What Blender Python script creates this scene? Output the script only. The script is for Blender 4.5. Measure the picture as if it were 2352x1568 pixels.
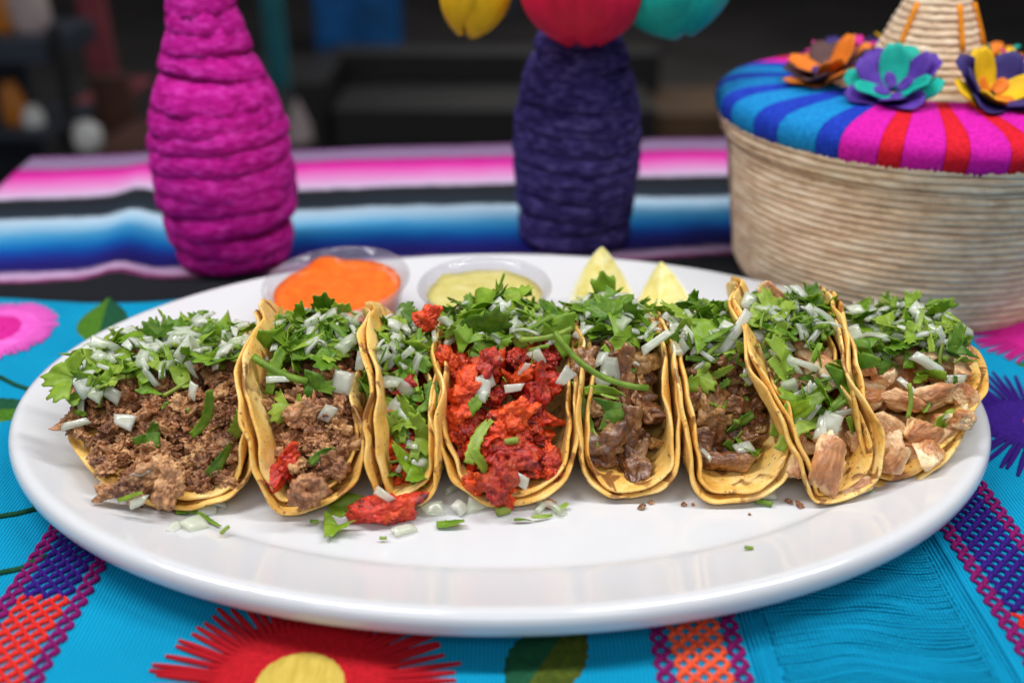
import bpy, bmesh, math, random
import numpy as np
from mathutils import Vector, Matrix, Euler, noise

for o in list(bpy.data.objects):
    bpy.data.objects.remove(o)
scene = bpy.context.scene
C = scene.collection
PI = math.pi
R_ = math.radians

# ------------------------------------------------------------------ camera
CAM = np.array([0.00474, -0.36818, 0.22797])
PITCH = R_(26.851)
cam_data = bpy.data.cameras.new('camera')
cam_data.sensor_width = 36.0
cam_data.lens = 35.0
cam_data.clip_start = 0.01
cam_data.clip_end = 100.0
cam_data.dof.use_dof = True
cam_data.dof.focus_distance = 0.372
cam_data.dof.aperture_fstop = 5.0
cam = bpy.data.objects.new('camera', cam_data)
C.objects.link(cam)
cam.location = CAM
cam.rotation_euler = (PI / 2 - PITCH, 0, 0)
scene.camera = cam
# ------------------------------------------------------------------ world
world = bpy.data.worlds.new('World')
scene.world = world
world.use_nodes = True
bg = world.node_tree.nodes['Background']
bg.inputs[0].default_value = (0.92, 0.95, 1.0, 1)
bg.inputs[1].default_value = 0.20


def area(name, loc, target, sx, sy, power, col):
    l = bpy.data.lights.new(name, 'AREA')
    l.shape = 'RECTANGLE'
    l.size, l.size_y = sx, sy
    l.energy = power
    l.color = col
    o = bpy.data.objects.new(name, l)
    C.objects.link(o)
    o.location = loc
    d = Vector(target) - Vector(loc)
    o.rotation_euler = d.to_track_quat('-Z', 'Y').to_euler()
    return o


area('ceiling_strip_lamp', (-0.52, -0.02, 1.15), (-0.02, 0.02, 0), 0.11, 0.80, 10.2, (1.0, 0.985, 0.97))
area('ceiling_strip_lamp', (0.55, -0.02, 1.15), (0.02, 0.02, 0), 0.11, 0.80, 8.6, (1.0, 0.985, 0.97))
area('window_light', (-0.10, -1.05, 1.00), (0, 0, 0.03), 1.3, 0.35, 5.0, (0.97, 0.985, 1.0))
area('background_fill', (0.4, 4.4, 1.5), (-0.1, 3.6, -0.75), 2.2, 1.2, 20.0, (1.0, 0.96, 0.9))  # added fill that brightens the far furniture, not a fixture of the room

scene.view_settings.view_transform = 'Standard'
scene.view_settings.look = 'None'
scene.view_settings.gamma = 1.0
scene.view_settings.use_curve_mapping = False
scene.view_settings.exposure = 0.12
scene.cycles.use_denoising = True
scene.cycles.max_bounces = 10
scene.cycles.transparent_max_bounces = 16
scene.cycles.caustics_refractive = False
scene.cycles.caustics_reflective = False


# photo pixel (on a 2352 x 1568 copy) -> point on a plane the thing touches
def ray(px, py):
    f = 2352 * 35.0 / 36.0
    u = (784 - py) / f
    c, s = math.cos(PITCH), math.sin(PITCH)
    return np.array([(px - 1176) / f, c + u * s, -s + u * c])


def onz(px, py, z):
    d = ray(px, py)
    return CAM + d * ((z - CAM[2]) / d[2])


def ony(px, py, y):
    d = ray(px, py)
    return CAM + d * ((y - CAM[1]) / d[1])


# ------------------------------------------------------------------ helpers
def link(o, parent=None):
    C.objects.link(o)
    if parent is not None:
        o.parent = parent
    return o


def mesh_of(name, verts, faces, mat=None, smooth=True):
    me = bpy.data.meshes.new(name)
    me.from_pydata([tuple(map(float, v)) for v in verts], [], faces)
    if mat is not None:
        me.materials.append(mat)
    if smooth:
        me.polygons.foreach_set('use_smooth', [True] * len(me.polygons))
    me.update()
    return me


def obj(name, me, parent=None, loc=(0, 0, 0), rot=(0, 0, 0), scale=None):
    o = bpy.data.objects.new(name, me)
    link(o, parent)
    o.location = loc
    o.rotation_euler = rot
    if scale is not None:
        o.scale = (scale,) * 3 if isinstance(scale, (int, float)) else scale
    return o


def tag(o, label=None, cat=None, group=None, kind=None):
    if label:
        o['label'] = label
    if cat:
        o['category'] = cat
    if group:
        o['group'] = group
    if kind:
        o['kind'] = kind
    return o


def thing(name, label, cat, loc=(0, 0, 0), rotz=0.0, group=None):
    o = bpy.data.objects.new(name, None)
    link(o)
    o.empty_display_size = 0.01
    o.location = loc
    o.rotation_euler = (0, 0, rotz)
    return tag(o, label, cat, group)


def ss(a, b, x):
    t = np.clip((x - a) / (b - a), 0, 1)
    return t * t * (3 - 2 * t)


def nz(x, y, z=0.0):
    return noise.noise(Vector((x, y, z)))


def lathe(profile, seg=64, a0=0.0, a1=2 * PI, sx=1.0, sy=1.0):
    full = abs(a1 - a0 - 2 * PI) < 1e-6
    n = seg if full else seg + 1
    V, F = [], []
    for (r, z) in profile:
        for i in range(n):
            a = a0 + (a1 - a0) * i / seg
            V.append((r * math.cos(a) * sx, r * math.sin(a) * sy, z))
    for j in range(len(profile) - 1):
        for i in range(seg):
            i2 = (i + 1) % n if full else i + 1
            F.append((j * n + i, j * n + i2, (j + 1) * n + i2, (j + 1) * n + i))
    return V, F


def tube(pts, radii, seg=8, caps=True):
    pts = [Vector(p) for p in pts]
    if isinstance(radii, (int, float)):
        radii = [radii] * len(pts)
    V, F = [], []
    up = Vector((0, 0, 1))
    for i, p in enumerate(pts):
        t = (pts[min(i + 1, len(pts) - 1)] - pts[max(i - 1, 0)]).normalized()
        a = t.cross(up)
        if a.length < 1e-4:
            a = t.cross(Vector((1, 0, 0)))
        a.normalize()
        b = a.cross(t).normalized()
        up = b
        for k in range(seg):
            an = 2 * PI * k / seg
            V.append(p + (a * math.cos(an) + b * math.sin(an)) * radii[i])
    for i in range(len(pts) - 1):
        for k in range(seg):
            k2 = (k + 1) % seg
            F.append((i * seg + k, i * seg + k2, (i + 1) * seg + k2, (i + 1) * seg + k))
    if caps:
        F.append(tuple(range(seg - 1, -1, -1)))
        F.append(tuple((len(pts) - 1) * seg + k for k in range(seg)))
    return V, F


def join(parts):
    V, F = [], []
    for v, f in parts:
        o = len(V)
        V += list(v)
        F += [tuple(i + o for i in q) for q in f]
    return V, F


def box(x0, x1, y0, y1, z0, z1):
    V = [(x, y, z) for z in (z0, z1) for y in (y0, y1) for x in (x0, x1)]
    F = [(0, 2, 3, 1), (4, 5, 7, 6), (0, 1, 5, 4), (2, 6, 7, 3), (0, 4, 6, 2), (1, 3, 7, 5)]
    return V, F


# ------------------------------------------------------------------ materials
class NT:
    def __init__(self, name):
        self.m = bpy.data.materials.new(name)
        self.m.use_nodes = True
        self.t = self.m.node_tree
        self.p = self.t.nodes['Principled BSDF']
        self.out = self.t.nodes['Material Output']

    def n(self, typ, **kw):
        d = self.t.nodes.new('ShaderNode' + typ)
        for k, v in kw.items():
            setattr(d, k, v)
        return d

    def l(self, a, b):
        self.t.links.new(a, b)

    def coord(self, kind='Object', scale=(1, 1, 1), rot=(0, 0, 0)):
        tc = self.n('TexCoord')
        mp = self.n('Mapping')
        mp.inputs['Scale'].default_value = scale
        mp.inputs['Rotation'].default_value = rot
        self.l(tc.outputs[kind], mp.inputs['Vector'])
        return mp.outputs['Vector']

    def noise(self, vec, scale, detail=4, rough=0.55, dist=0.0):
        d = self.n('TexNoise')
        d.inputs['Scale'].default_value = scale
        d.inputs['Detail'].default_value = detail
        d.inputs['Roughness'].default_value = rough
        d.inputs['Distortion'].default_value = dist
        if vec is not None:
            self.l(vec, d.inputs['Vector'])
        return d.outputs['Fac']

    def ramp(self, fac, stops, interp='LINEAR'):
        d = self.n('ValToRGB')
        e = d.color_ramp.elements
        d.color_ramp.interpolation = interp
        while len(e) < len(stops):
            e.new(0.5)
        for el, (pos, col) in zip(e, stops):
            el.position = pos
            el.color = (*col, 1) if len(col) == 3 else col
        self.l(fac, d.inputs['Fac'])
        return d.outputs['Color']

    def mix(self, fac, a, b, mode='MIX'):
        d = self.n('MixRGB', blend_type=mode)
        for s, v in zip(d.inputs, (fac, a, b)):
            if isinstance(v, (int, float)):
                s.default_value = v
            elif isinstance(v, tuple):
                s.default_value = (*v, 1) if len(v) == 3 else v
            else:
                self.l(v, s)
        return d.outputs['Color']

    def math(self, op, a, b=0.0):
        d = self.n('Math', operation=op)
        for s, v in zip(d.inputs, (a, b)):
            if isinstance(v, (int, float)):
                s.default_value = v
            else:
                self.l(v, s)
        return d.outputs['Value']

    def rand(self):
        return self.n('ObjectInfo').outputs['Random']

    def bump(self, h, strength=0.5, dist=0.001, chain=None):
        d = self.n('Bump')
        d.inputs['Strength'].default_value = strength
        d.inputs['Distance'].default_value = dist
        self.l(h, d.inputs['Height'])
        if chain is not None:
            self.l(chain, d.inputs['Normal'])
        return d.outputs['Normal']

    def set(self, **kw):
        names = dict(color='Base Color', rough='Roughness', spec='Specular IOR Level', sss='Subsurface Weight',
                     sssr='Subsurface Radius', ssss='Subsurface Scale', normal='Normal', trans='Transmission Weight',
                     ior='IOR', coat='Coat Weight', coatr='Coat Roughness', sheen='Sheen Weight', metal='Metallic',
                     alpha='Alpha', emit='Emission Color', emits='Emission Strength')
        for k, v in kw.items():
            s = self.p.inputs[names[k]]
            if isinstance(v, (int, float)):
                s.default_value = v
            elif isinstance(v, tuple):
                s.default_value = (*v, 1) if (len(v) == 3 and s.type == 'RGBA') else v
            else:
                self.l(v, s)
        return self


def plain(name, col, rough=0.6, vary=0.15, scale=60, **kw):
    m = NT(name)
    v = m.coord()
    f = m.noise(v, scale, 4)
    dark = tuple(c * (1 - vary) for c in col)
    lite = tuple(min(1, c * (1 + vary)) for c in col)
    m.set(color=m.ramp(f, [(0.3, dark), (0.7, lite)]), rough=rough, **kw)
    return m.m


def yarn(name, c0, c1, scale=500, stretch=(1, 1, 1), rough=0.85, bumpd=0.0006, sheen=0.0):
    m = NT(name)
    v = m.coord(scale=stretch)
    f = m.noise(v, scale, 3, 0.6)
    m.set(color=m.ramp(f, [(0.32, c0), (0.68, c1)]), rough=rough, sheen=sheen, spec=0.2,
          normal=m.bump(f, 0.45, bumpd))
    return m.m


# porcelain
m = NT('porcelain')
v = m.coord()
f = m.noise(v, 9, 3)
m.set(color=m.ramp(f, [(0.3, (0.64, 0.65, 0.68)), (0.7, (0.665, 0.675, 0.705))]), rough=m.ramp(m.noise(v, 30, 5, 0.7), [(0.35, (0.09,) * 3), (0.65, (0.20,) * 3)]), spec=0.5, coat=0.5, coatr=0.04,
      normal=m.bump(m.noise(v, 25, 2), 0.05, 0.002))
M_PLATE = m.m


def tortilla_mat():
    m = NT('corn_tortilla')
    v = m.coord()
    rnd = m.rand()
    off = m.n('VectorMath', operation='ADD')
    m.l(v, off.inputs[0])
    cmb = m.n('CombineXYZ')
    m.l(rnd, cmb.inputs[0])
    m.l(rnd, cmb.inputs[2])
    m.l(cmb.outputs[0], off.inputs[1])
    v = off.outputs[0]
    big = m.noise(v, 55, 5, 0.6)
    c = m.ramp(big, [(0.34, (0.66, 0.33, 0.05)), (0.5, (0.86, 0.52, 0.125)), (0.64, (0.93, 0.68, 0.27))])
    fine = m.noise(v, 420, 4, 0.6)
    c = m.mix(m.math('MULTIPLY', m.ramp(fine, [(0.5, (0, 0, 0)), (0.8, (1, 1, 1))]), 0.5), c, (0.86, 0.66, 0.32))
    # toasted spots
    sp = m.noise(v, 130, 3, 0.5, 0.6)
    zone = m.noise(v, 38, 2)
    spm = m.math('MULTIPLY', m.ramp(sp, [(0.53, (0, 0, 0)), (0.60, (1, 1, 1))]), m.ramp(zone, [(0.45, (0, 0, 0)), (0.53, (1, 1, 1))]))
    c = m.mix(m.math('MULTIPLY', spm, 0.85), c, (0.19, 0.055, 0.012))
    fr = m.noise(v, 560, 2, 0.5)
    c = m.mix(m.math('MULTIPLY', m.ramp(fr, [(0.66, (0, 0, 0)), (0.70, (1, 1, 1))]), 0.8), c, (0.22, 0.07, 0.015))
    # pale dry flour specks along edges
    vo = m.n('TexVoronoi')
    vo.inputs['Scale'].default_value = 300
    m.l(v, vo.inputs['Vector'])
    n1 = m.bump(m.noise(v, 190, 4, 0.6), 0.6, 0.0010)
    n2 = m.bump(fine, 0.45, 0.0005, n1)
    rg = m.ramp(m.noise(v, 80, 3), [(0.35, (0.30,) * 3), (0.7, (0.6,) * 3)])
    m.set(color=c, rough=rg, spec=0.45, sss=0.25, sssr=(1.0, 0.45, 0.15), ssss=0.0022, normal=n2)
    return m.m


M_TORT = tortilla_mat()


def meat_mat(name, ramp_obj, ramp_tex, tex_scale, rough=(0.25, 0.5), bumps=((300, 0.7, 0.001),), dark=None, sss=0.0, fiber=(1, 1, 1), coat=0.2):
    m = NT(name)
    v = m.coord()
    vf = m.coord(scale=fiber)
    c = m.ramp(m.rand(), ramp_obj)
    t = m.noise(v, tex_scale, 5, 0.65)
    c = m.mix(0.45, c, m.ramp(t, ramp_tex))
    if dark:
        d = m.noise(v, tex_scale * 0.7, 4, 0.7, 0.8)
        c = m.mix(m.ramp(d, [(dark[1], (0, 0, 0)), (dark[1] + 0.1, (1, 1, 1))]), c, dark[0])
    g = m.noise(vf, 620, 4, 0.7)
    c = m.mix(0.75, c, m.ramp(g, [(0.34, (0.22,) * 3), (0.5, (0.5,) * 3), (0.66, (0.80,) * 3)]), 'OVERLAY')
    nn = None
    for sc, st, di in bumps:
        nn = m.bump(m.noise(vf, sc, 5, 0.65), st, di, nn)
    rg = m.ramp(m.noise(v, 220, 3), [(0.35, (rough[0],) * 3), (0.65, (rough[1],) * 3)])
    m.set(color=c, rough=rg, sss=sss, sssr=(1.0, 0.4, 0.25), ssss=0.002, normal=nn, coat=coat, coatr=0.2)
    return m.m


M_SHRED = meat_mat('shredded_beef',
                   [(0.0, (0.070, 0.022, 0.011)), (0.25, (0.23, 0.080, 0.030)), (0.6, (0.44, 0.185, 0.075)), (0.85, (0.58, 0.29, 0.125)), (1.0, (0.68, 0.41, 0.17))],
                   [(0.36, (0.070, 0.022, 0.012)), (0.48, (0.33, 0.128, 0.052)), (0.62, (0.64, 0.37, 0.17))], 230,
                   rough=(0.20, 0.55), bumps=((500, 0.7, 0.0010), (1300, 0.6, 0.0005)), fiber=(0.6, 1, 1), coat=0.12)
M_PORK = meat_mat('marinated_pork',
                  [(0.0, (0.13, 0.002, 0.007)), (0.34, (0.30, 0.004, 0.008)), (0.40, (0.58, 0.022, 0.004)), (1.0, (0.86, 0.105, 0.006))],
                  [(0.36, (0.24, 0.003, 0.007)), (0.48, (0.66, 0.032, 0.005)), (0.64, (0.88, 0.13, 0.010))], 170,
                  rough=(0.18, 0.5), bumps=((480, 0.6, 0.0010), (1500, 0.5, 0.0005)), dark=((0.08, 0.003, 0.007), 0.54), coat=0.06)
M_BEEF = meat_mat('braised_beef',
                  [(0.0, (0.080, 0.024, 0.009)), (0.4, (0.19, 0.065, 0.024)), (0.7, (0.33, 0.150, 0.055)), (1.0, (0.62, 0.39, 0.14))],
                  [(0.37, (0.055, 0.016, 0.007)), (0.50, (0.26, 0.105, 0.038)), (0.64, (0.58, 0.34, 0.14))], 130,
                  rough=(0.07, 0.30), bumps=((300, 0.55, 0.0011), (900, 0.4, 0.0005)), dark=((0.020, 0.007, 0.003), 0.58), coat=0.3)


def chicken_mat():
    m = NT('grilled_chicken')
    v = m.coord()
    vf = m.coord(scale=(0.35, 1, 1))
    t = m.noise(v, 120, 5, 0.6)
    flesh = m.ramp(t, [(0.36, (0.54, 0.28, 0.14)), (0.5, (0.78, 0.52, 0.265)), (0.64, (0.92, 0.76, 0.50))])
    flesh = m.mix(0.38, flesh, m.ramp(m.rand(), [(0.0, (0.93, 0.80, 0.56)), (0.45, (0.80, 0.54, 0.28)), (1.0, (0.48, 0.19, 0.05))]))
    sep = m.n('SeparateXYZ')
    m.l(v, sep.inputs[0])
    zz = m.math('ADD', m.math('MULTIPLY', sep.outputs[2], 130), m.math('MULTIPLY', m.noise(v, 170, 3), 0.9))
    skin = m.ramp(zz, [(0.66, (0, 0, 0)), (0.86, (1, 1, 1))])
    c = m.mix(m.math('MULTIPLY', skin, 0.8), flesh, m.ramp(t, [(0.35, (0.30, 0.075, 0.018)), (0.65, (0.58, 0.20, 0.05))]))
    g = m.noise(vf, 420, 4, 0.7)
    c = m.mix(0.6, c, m.ramp(g, [(0.34, (0.25,) * 3), (0.5, (0.5,) * 3), (0.66, (0.76,) * 3)]), 'OVERLAY')
    pep = m.noise(v, 900, 2, 0.5)
    c = m.mix(m.ramp(pep, [(0.715, (0, 0, 0)), (0.735, (1, 1, 1))]), c, (0.05, 0.025, 0.015))
    n1 = m.bump(m.noise(vf, 380, 5, 0.6), 0.7, 0.0009)
    m.set(color=c, rough=0.28, sss=0.1, sssr=(1.0, 0.5, 0.3), ssss=0.002, normal=n1, coat=0.06, coatr=0.25)
    return m.m


M_CHICK = chicken_mat()


def onion_mat():
    m = NT('diced_onion')
    v = m.coord()
    w = m.n('TexWave', wave_type='BANDS', bands_direction='Y')
    w.inputs['Scale'].default_value = 90
    w.inputs['Distortion'].default_value = 1.5
    w.inputs['Detail'].default_value = 2
    m.l(v, w.inputs['Vector'])
    c = m.ramp(w.outputs['Fac'], [(0.2, (0.80, 0.84, 0.74)), (0.8, (0.92, 0.93, 0.87))])
    c = m.mix(m.math('MULTIPLY', m.rand(), 0.4), c, (0.80, 0.88, 0.62))
    nn = m.bump(w.outputs['Fac'], 0.12, 0.0005)
    m.set(color=c, rough=0.2, sss=0.5, sssr=(1, 1, 0.85), ssss=0.003, normal=nn, spec=0.6, coat=1.0, coatr=0.07)
    tl = m.n('BsdfTranslucent')
    m.l(c, tl.inputs['Color'])
    tp = m.n('BsdfTransparent')
    tp.inputs['Color'].default_value = (0.94, 0.97, 0.90, 1)
    a, b = m.n('MixShader'), m.n('MixShader')
    a.inputs[0].default_value = 0.25
    m.l(m.p.outputs[0], a.inputs[1])
    m.l(tl.outputs[0], a.inputs[2])
    m.l(m.math('ADD', m.math('MULTIPLY', m.rand(), 0.34), 0.26), b.inputs[0])
    m.l(a.outputs[0], b.inputs[1])
    m.l(tp.outputs[0], b.inputs[2])
    m.l(b.outputs[0], m.out.inputs['Surface'])
    return m.m


M_ONION = onion_mat()


def leaf_mat(name, ramp, pale):
    m = NT(name)
    v = m.coord()
    c = m.ramp(m.rand(), ramp)
    at = m.n('Attribute', attribute_name='vein')
    c = m.mix(m.math('MULTIPLY', at.outputs['Fac'], 0.55), c, pale)
    t = m.noise(v, 260, 3)
    c = m.mix(0.35, c, m.ramp(t, [(0.36, (0.05, 0.15, 0.006)), (0.64, (0.42, 0.58, 0.06))]))
    nn = m.bump(m.noise(v, 380, 4), 0.35, 0.0006)
    m.set(color=c, rough=0.38, spec=0.5, normal=nn)
    tr = m.n('BsdfTranslucent')
    m.l(c, tr.inputs['Color'])
    mx = m.n('MixShader')
    mx.inputs[0].default_value = 0.42
    m.l(m.p.outputs[0], mx.inputs[1])
    m.l(tr.outputs[0], mx.inputs[2])
    m.l(mx.outputs[0], m.out.inputs['Surface'])
    return m.m


M_LEAF = leaf_mat('cilantro_leaf', [(0.0, (0.050, 0.19, 0.008)), (0.25, (0.14, 0.35, 0.012)), (0.6, (0.33, 0.55, 0.028)), (1.0, (0.54, 0.70, 0.10))], (0.33, 0.48, 0.10))
M_STEM = leaf_mat('cilantro_stem', [(0.0, (0.22, 0.40, 0.04)), (0.6, (0.36, 0.52, 0.07)), (1.0, (0.50, 0.60, 0.12))], (0.5, 0.6, 0.2))

# ================================================================== THE SETTING
M_FLOOR = plain('dark_floor', (0.040, 0.037, 0.036), 0.5, 0.4, 2.0)
M_WALL = NT('dark_wall')
v = M_WALL.coord(scale=(1, 1, 1))
M_WALL.set(color=M_WALL.ramp(M_WALL.noise(v, 0.6, 3), [(0.35, (0.020, 0.020, 0.024)), (0.62, (0.055, 0.022, 0.028))]), rough=0.8)
M_WALL = M_WALL.m
FZ = -0.75
V, F = box(-9, 9, -3, 9, FZ - 0.05, FZ)
tag(obj('floor', mesh_of('floor', V, F, M_FLOOR, False)), kind='structure')
V, F = box(-9, 9, 7.0, 7.1, FZ - 0.05, 3.0)
tag(obj('wall', mesh_of('wall', V, F, M_WALL, False)), kind='structure')

# ---- table (turned 5.7 degrees), its far edge is the edge of the blanket
TA = R_(5.7)
tc, ts = math.cos(TA), math.sin(TA)


def tab(u, w, z=0.0):            # table coords: u along the far edge, w away from the camera
    return (u * tc - w * ts, u * ts + w * tc, z)


M_WOOD = NT('dark_table_wood')
v = M_WOOD.coord(scale=(1, 8, 8))
M_WOOD.set(color=M_WOOD.ramp(M_WOOD.noise(v, 9, 5), [(0.3, (0.03, 0.015, 0.008)), (0.7, (0.09, 0.045, 0.022))]), rough=0.45)
M_WOOD = M_WOOD.m
table = thing('dining_table', 'dark wooden dining table under the striped blanket and blue cloth', 'table', (0, 0, FZ), TA)
V, F = box(-0.334, 0.95, -0.42, 0.435, -0.034 - FZ, -0.0045 - FZ)
obj('table_top', mesh_of('table_top', V, F, M_WOOD, False), table)
leg_me = mesh_of('leg', *box(-0.03, 0.03, -0.03, 0.03, 0, 0.7155), M_WOOD, False)
for u, w in ((-0.27, -0.36), (0.89, -0.36), (-0.27, 0.375), (0.89, 0.375)):
    obj('leg', leg_me, table, (u, w, 0))

# ---- striped blanket
U0, U1, W0, W1 = -0.335, 0.70, 0.02, 0.440


def serape():
    nu, nw = 150, 120
    V, F = [], []
    us = np.linspace(U0, U1, nu)
    ws = np.linspace(W0, W1 + 0.09, nw)
    for w in ws:
        for u in us:
            uu, ww, z = u, w, 0.0
            over = w - W1
            if over > 0:
                a = min(over / 0.006, PI / 2)
                ww = W1 + 0.006 * math.sin(a)
                z = -0.006 * (1 - math.cos(a)) - max(0, over - 0.006 * PI / 2)
                ww += 0.004 * nz(u * 20, 3, over * 10) * min(1, over * 30)
            eu = max(0.0, U0 + 0.012 - u)
            fold = 0.0012 * nz(u * 14, w * 16, 2) + 0.0006 * nz(u * 45, w * 30, 7)
            # two soft creases that lift the cloth
            fold += 0.0055 * math.exp(-((u + 0.215 + 0.15 * (w - 0.25)) / 0.013) ** 2) * ss(0.5, 0.3, w) * ss(0.158, 0.185, w)
            fold += 0.0030 * math.exp(-((u - 0.10) / 0.03) ** 2) * ss(0.44, 0.38, w) * ss(0.2, 0.3, w)
            ww += 0.005 * nz(u * 9, 5, 1) * (1 if over <= 0 else 0.3)
            V.append(tab(uu, ww, z + fold + 0.001))
    for j in range(nw - 1):
        for i in range(nu - 1):
            F.append((j * nu + i, j * nu + i + 1, (j + 1) * nu + i + 1, (j + 1) * nu + i))
    m = NT('striped_blanket')
    at = m.n('Attribute', attribute_name='stripe_w')
    vv = m.coord()
    j = m.noise(m.coord(scale=(1, 6, 1)), 60, 4)
    w_ = m.math('ADD', at.outputs['Fac'], m.math('MULTIPLY', m.math('SUBTRACT', j, 0.5), 0.012))
    blk, navy = (0.012, 0.013, 0.017), (0.012, 0.008, 0.10)
    pal, mag = (0.72, 0.40, 0.66), (0.72, 0.006, 0.33)
    st = [(0.0, blk), (0.180, blk), (0.184, (0.25, 0.04, 0.16)), (0.188, (0.50, 0.34, 0.52)), (0.194, (0.45, 0.30, 0.50)), (0.198, navy), (0.212, (0.012, 0.012, 0.17)),
          (0.226, (0.004, 0.05, 0.32)), (0.240, (0.005, 0.17, 0.50)), (0.257, (0.06, 0.34, 0.64)), (0.272, (0.30, 0.53, 0.73)),
          (0.287, (0.46, 0.60, 0.74)), (0.294, (0.02, 0.03, 0.045)), (0.333, blk), (0.339, (0.60, 0.50, 0.70)), (0.353, (0.72, 0.32, 0.62)),
          (0.375, (0.75, 0.12, 0.50)), (0.392, mag), (0.402, (0.40, 0.03, 0.25)), (0.408, (0.30, 0.17, 0.33)), (0.425, (0.25, 0.20, 0.32)), (0.437, (0.22, 0.09, 0.24))]
    col = m.ramp(m.math('DIVIDE', w_, 0.5), [(p / 0.5, c) for p, c in st])
    wv = m.n('TexWave', wave_type='BANDS', bands_direction='Y')
    wv.inputs['Scale'].default_value = 200
    wv.inputs['Distortion'].default_value = 1.0
    m.l(vv, wv.inputs['Vector'])
    m.set(color=col, rough=0.9, spec=0.1, normal=m.bump(wv.outputs['Fac'], 0.5, 0.0008))
    me = mesh_of('striped_blanket', V, F, m.m)
    a = me.attributes.new('stripe_w', 'FLOAT', 'POINT')
    a.data.foreach_set('value', np.repeat(ws, nu).astype(np.float32))
    o = obj('striped_blanket', me)
    md = o.modifiers.new('thick', 'SOLIDIFY')
    md.thickness = 0.0022
    md.offset = -1
    tag(o, 'woven blanket with pink, black and blue stripes under the bottles', 'blanket')


serape()

# ---- blue embroidered tablecloth
BX0, BX1, BY0 = -0.300, 0.52, -0.34


def cloth_edge(x):
    return 0.1235 + 0.006 * math.sin(x * 38 + 0.7) + 0.004 * nz(x * 14, 3.3, 0)


def cloth_z(x, y):
    z = 0.0022 + 0.0005 * nz(x * 18, y * 18, 5) + 0.0003 * nz(x * 50, y * 50, 9)
    e = cloth_edge(x) - y
    if y > 0.05:
        z += 0.004 * ss(0.05, 0.13, y) * (0.4 + 0.6 * nz(x * 11, 1, 1)) + 0.001 * ss(0.05, 0.13, y)
    return z


def blue_cloth():
    root = thing('tablecloth', 'turquoise cloth embroidered with flowers and stitched bands, under the platter', 'tablecloth')
    m = NT('turquoise_cotton')
    v = m.coord()
    n0 = m.noise(v, 20, 4)
    wv = m.n('TexWave', wave_type='BANDS', bands_direction='X')
    wv.inputs['Scale'].default_value = 240
    wv.inputs['Distortion'].default_value = 0.6
    wv.inputs['Detail'].default_value = 2
    wv.inputs['Detail Scale'].default_value = 1.5
    m.l(v, wv.inputs['Vector'])
    wx = m.n('TexWave', wave_type='BANDS', bands_direction='Y')
    wx.inputs['Scale'].default_value = 520
    wx.inputs['Distortion'].default_value = 1.5
    m.l(v, wx.inputs['Vector'])
    c = m.ramp(n0, [(0.3, (0.001, 0.30, 0.53)), (0.7, (0.002, 0.37, 0.64))])
    c = m.mix(m.ramp(wv.outputs['Fac'], [(0.0, (0.75,) * 3), (0.45, (0, 0, 0))]), c, (0.001, 0.14, 0.30))
    nn = m.bump(wv.outputs['Fac'], 0.7, 0.0006)
    nn = m.bump(wx.outputs['Fac'], 0.3, 0.0002, nn)
    m.set(color=c, rough=0.85, spec=0.12, normal=nn)
    nx, ny = 190, 110
    V, F = [], []
    for j in range(ny):
        for i in range(nx):
            x = BX0 + (BX1 - BX0) * i / (nx - 1)
            y = BY0 + (cloth_edge(x) - BY0) * j / (ny - 1)
            V.append((x, y, cloth_z(x, y)))
    for j in range(ny - 1):
        for i in range(nx - 1):
            F.append((j * nx + i, j * nx + i + 1, (j + 1) * nx + i + 1, (j + 1) * nx + i))
    o = obj('cloth_sheet', mesh_of('cloth_sheet', V, F, m.m), root)
    md = o.modifiers.new('thick', 'SOLIDIFY')
    md.thickness = 0.0012
    md.offset = -1
    return root, m.m


cloth_root, M_TURQ = blue_cloth()

# chain-stitched bands
T_PLUM = yarn('plum_thread', (0.15, 0.002, 0.085), (0.27, 0.006, 0.15), 700)
T_NAVY = yarn('violet_thread', (0.018, 0.003, 0.12), (0.045, 0.008, 0.24), 700)
T_RED = yarn('red_thread', (0.55, 0.012, 0.012), (0.78, 0.035, 0.025), 700)
T_ORANGE = yarn('orange_thread', (0.68, 0.06, 0.02), (0.85, 0.13, 0.05), 700)


def cord(parent, x0, ya, yb, mat, ph=0.0, amp=0.0009, wl=0.0056, rad=0.00088):
    pts, rr = [], []
    n = int(abs(yb - ya) / wl * 10)
    for i in range(n + 1):
        y = ya + (yb - ya) * i / n
        a = 2 * PI * (y / wl) + ph
        x = x0 + amp * math.sin(a) + 0.0003 * nz(y * 60, x0 * 900, 0)
        pts.append((x, y, cloth_z(x, y) + 0.0004 + 0.0003 * math.cos(2 * a)))
        rr.append(rad * (1 + 0.28 * math.sin(a + 0.9) + 0.15 * nz(y * 500, x0 * 800, 2)))
    obj('thread_cord', mesh_of('thread_cord', *tube(pts, rr, 6), mat), parent)


def band(x0, ya, yb, colour_at):
    b = bpy.data.objects.new('stitched_band', None)
    link(b, cloth_root)
    w = 0.0262
    k = 0
    for xo in (0.0, 0.0027, w - 0.0027, w):
        cord(b, x0 + xo, ya, yb, T_PLUM, PI * (k % 2))
        k += 1
    for i in range(6):
        xo = 0.0060 + i * (w - 0.012) / 5
        for (a, c, mt) in colour_at:
            cord(b, x0 + xo, a + 0.002 * nz(i * 3.1, a * 50, 0), c + 0.002 * nz(i * 2.1, c * 50, 4), mt, PI * (i % 2), 0.0010)


band(-0.1635, -0.19, -0.045, [(-0.111, -0.055, T_NAVY), (-0.19, -0.112, T_RED)])
band(0.0495, -0.20, -0.095, [(-0.20, -0.095, T_ORANGE)])
band(0.1625, -0.19, -0.005, [(-0.118, -0.02, T_NAVY), (-0.19, -0.119, T_RED)])


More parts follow.
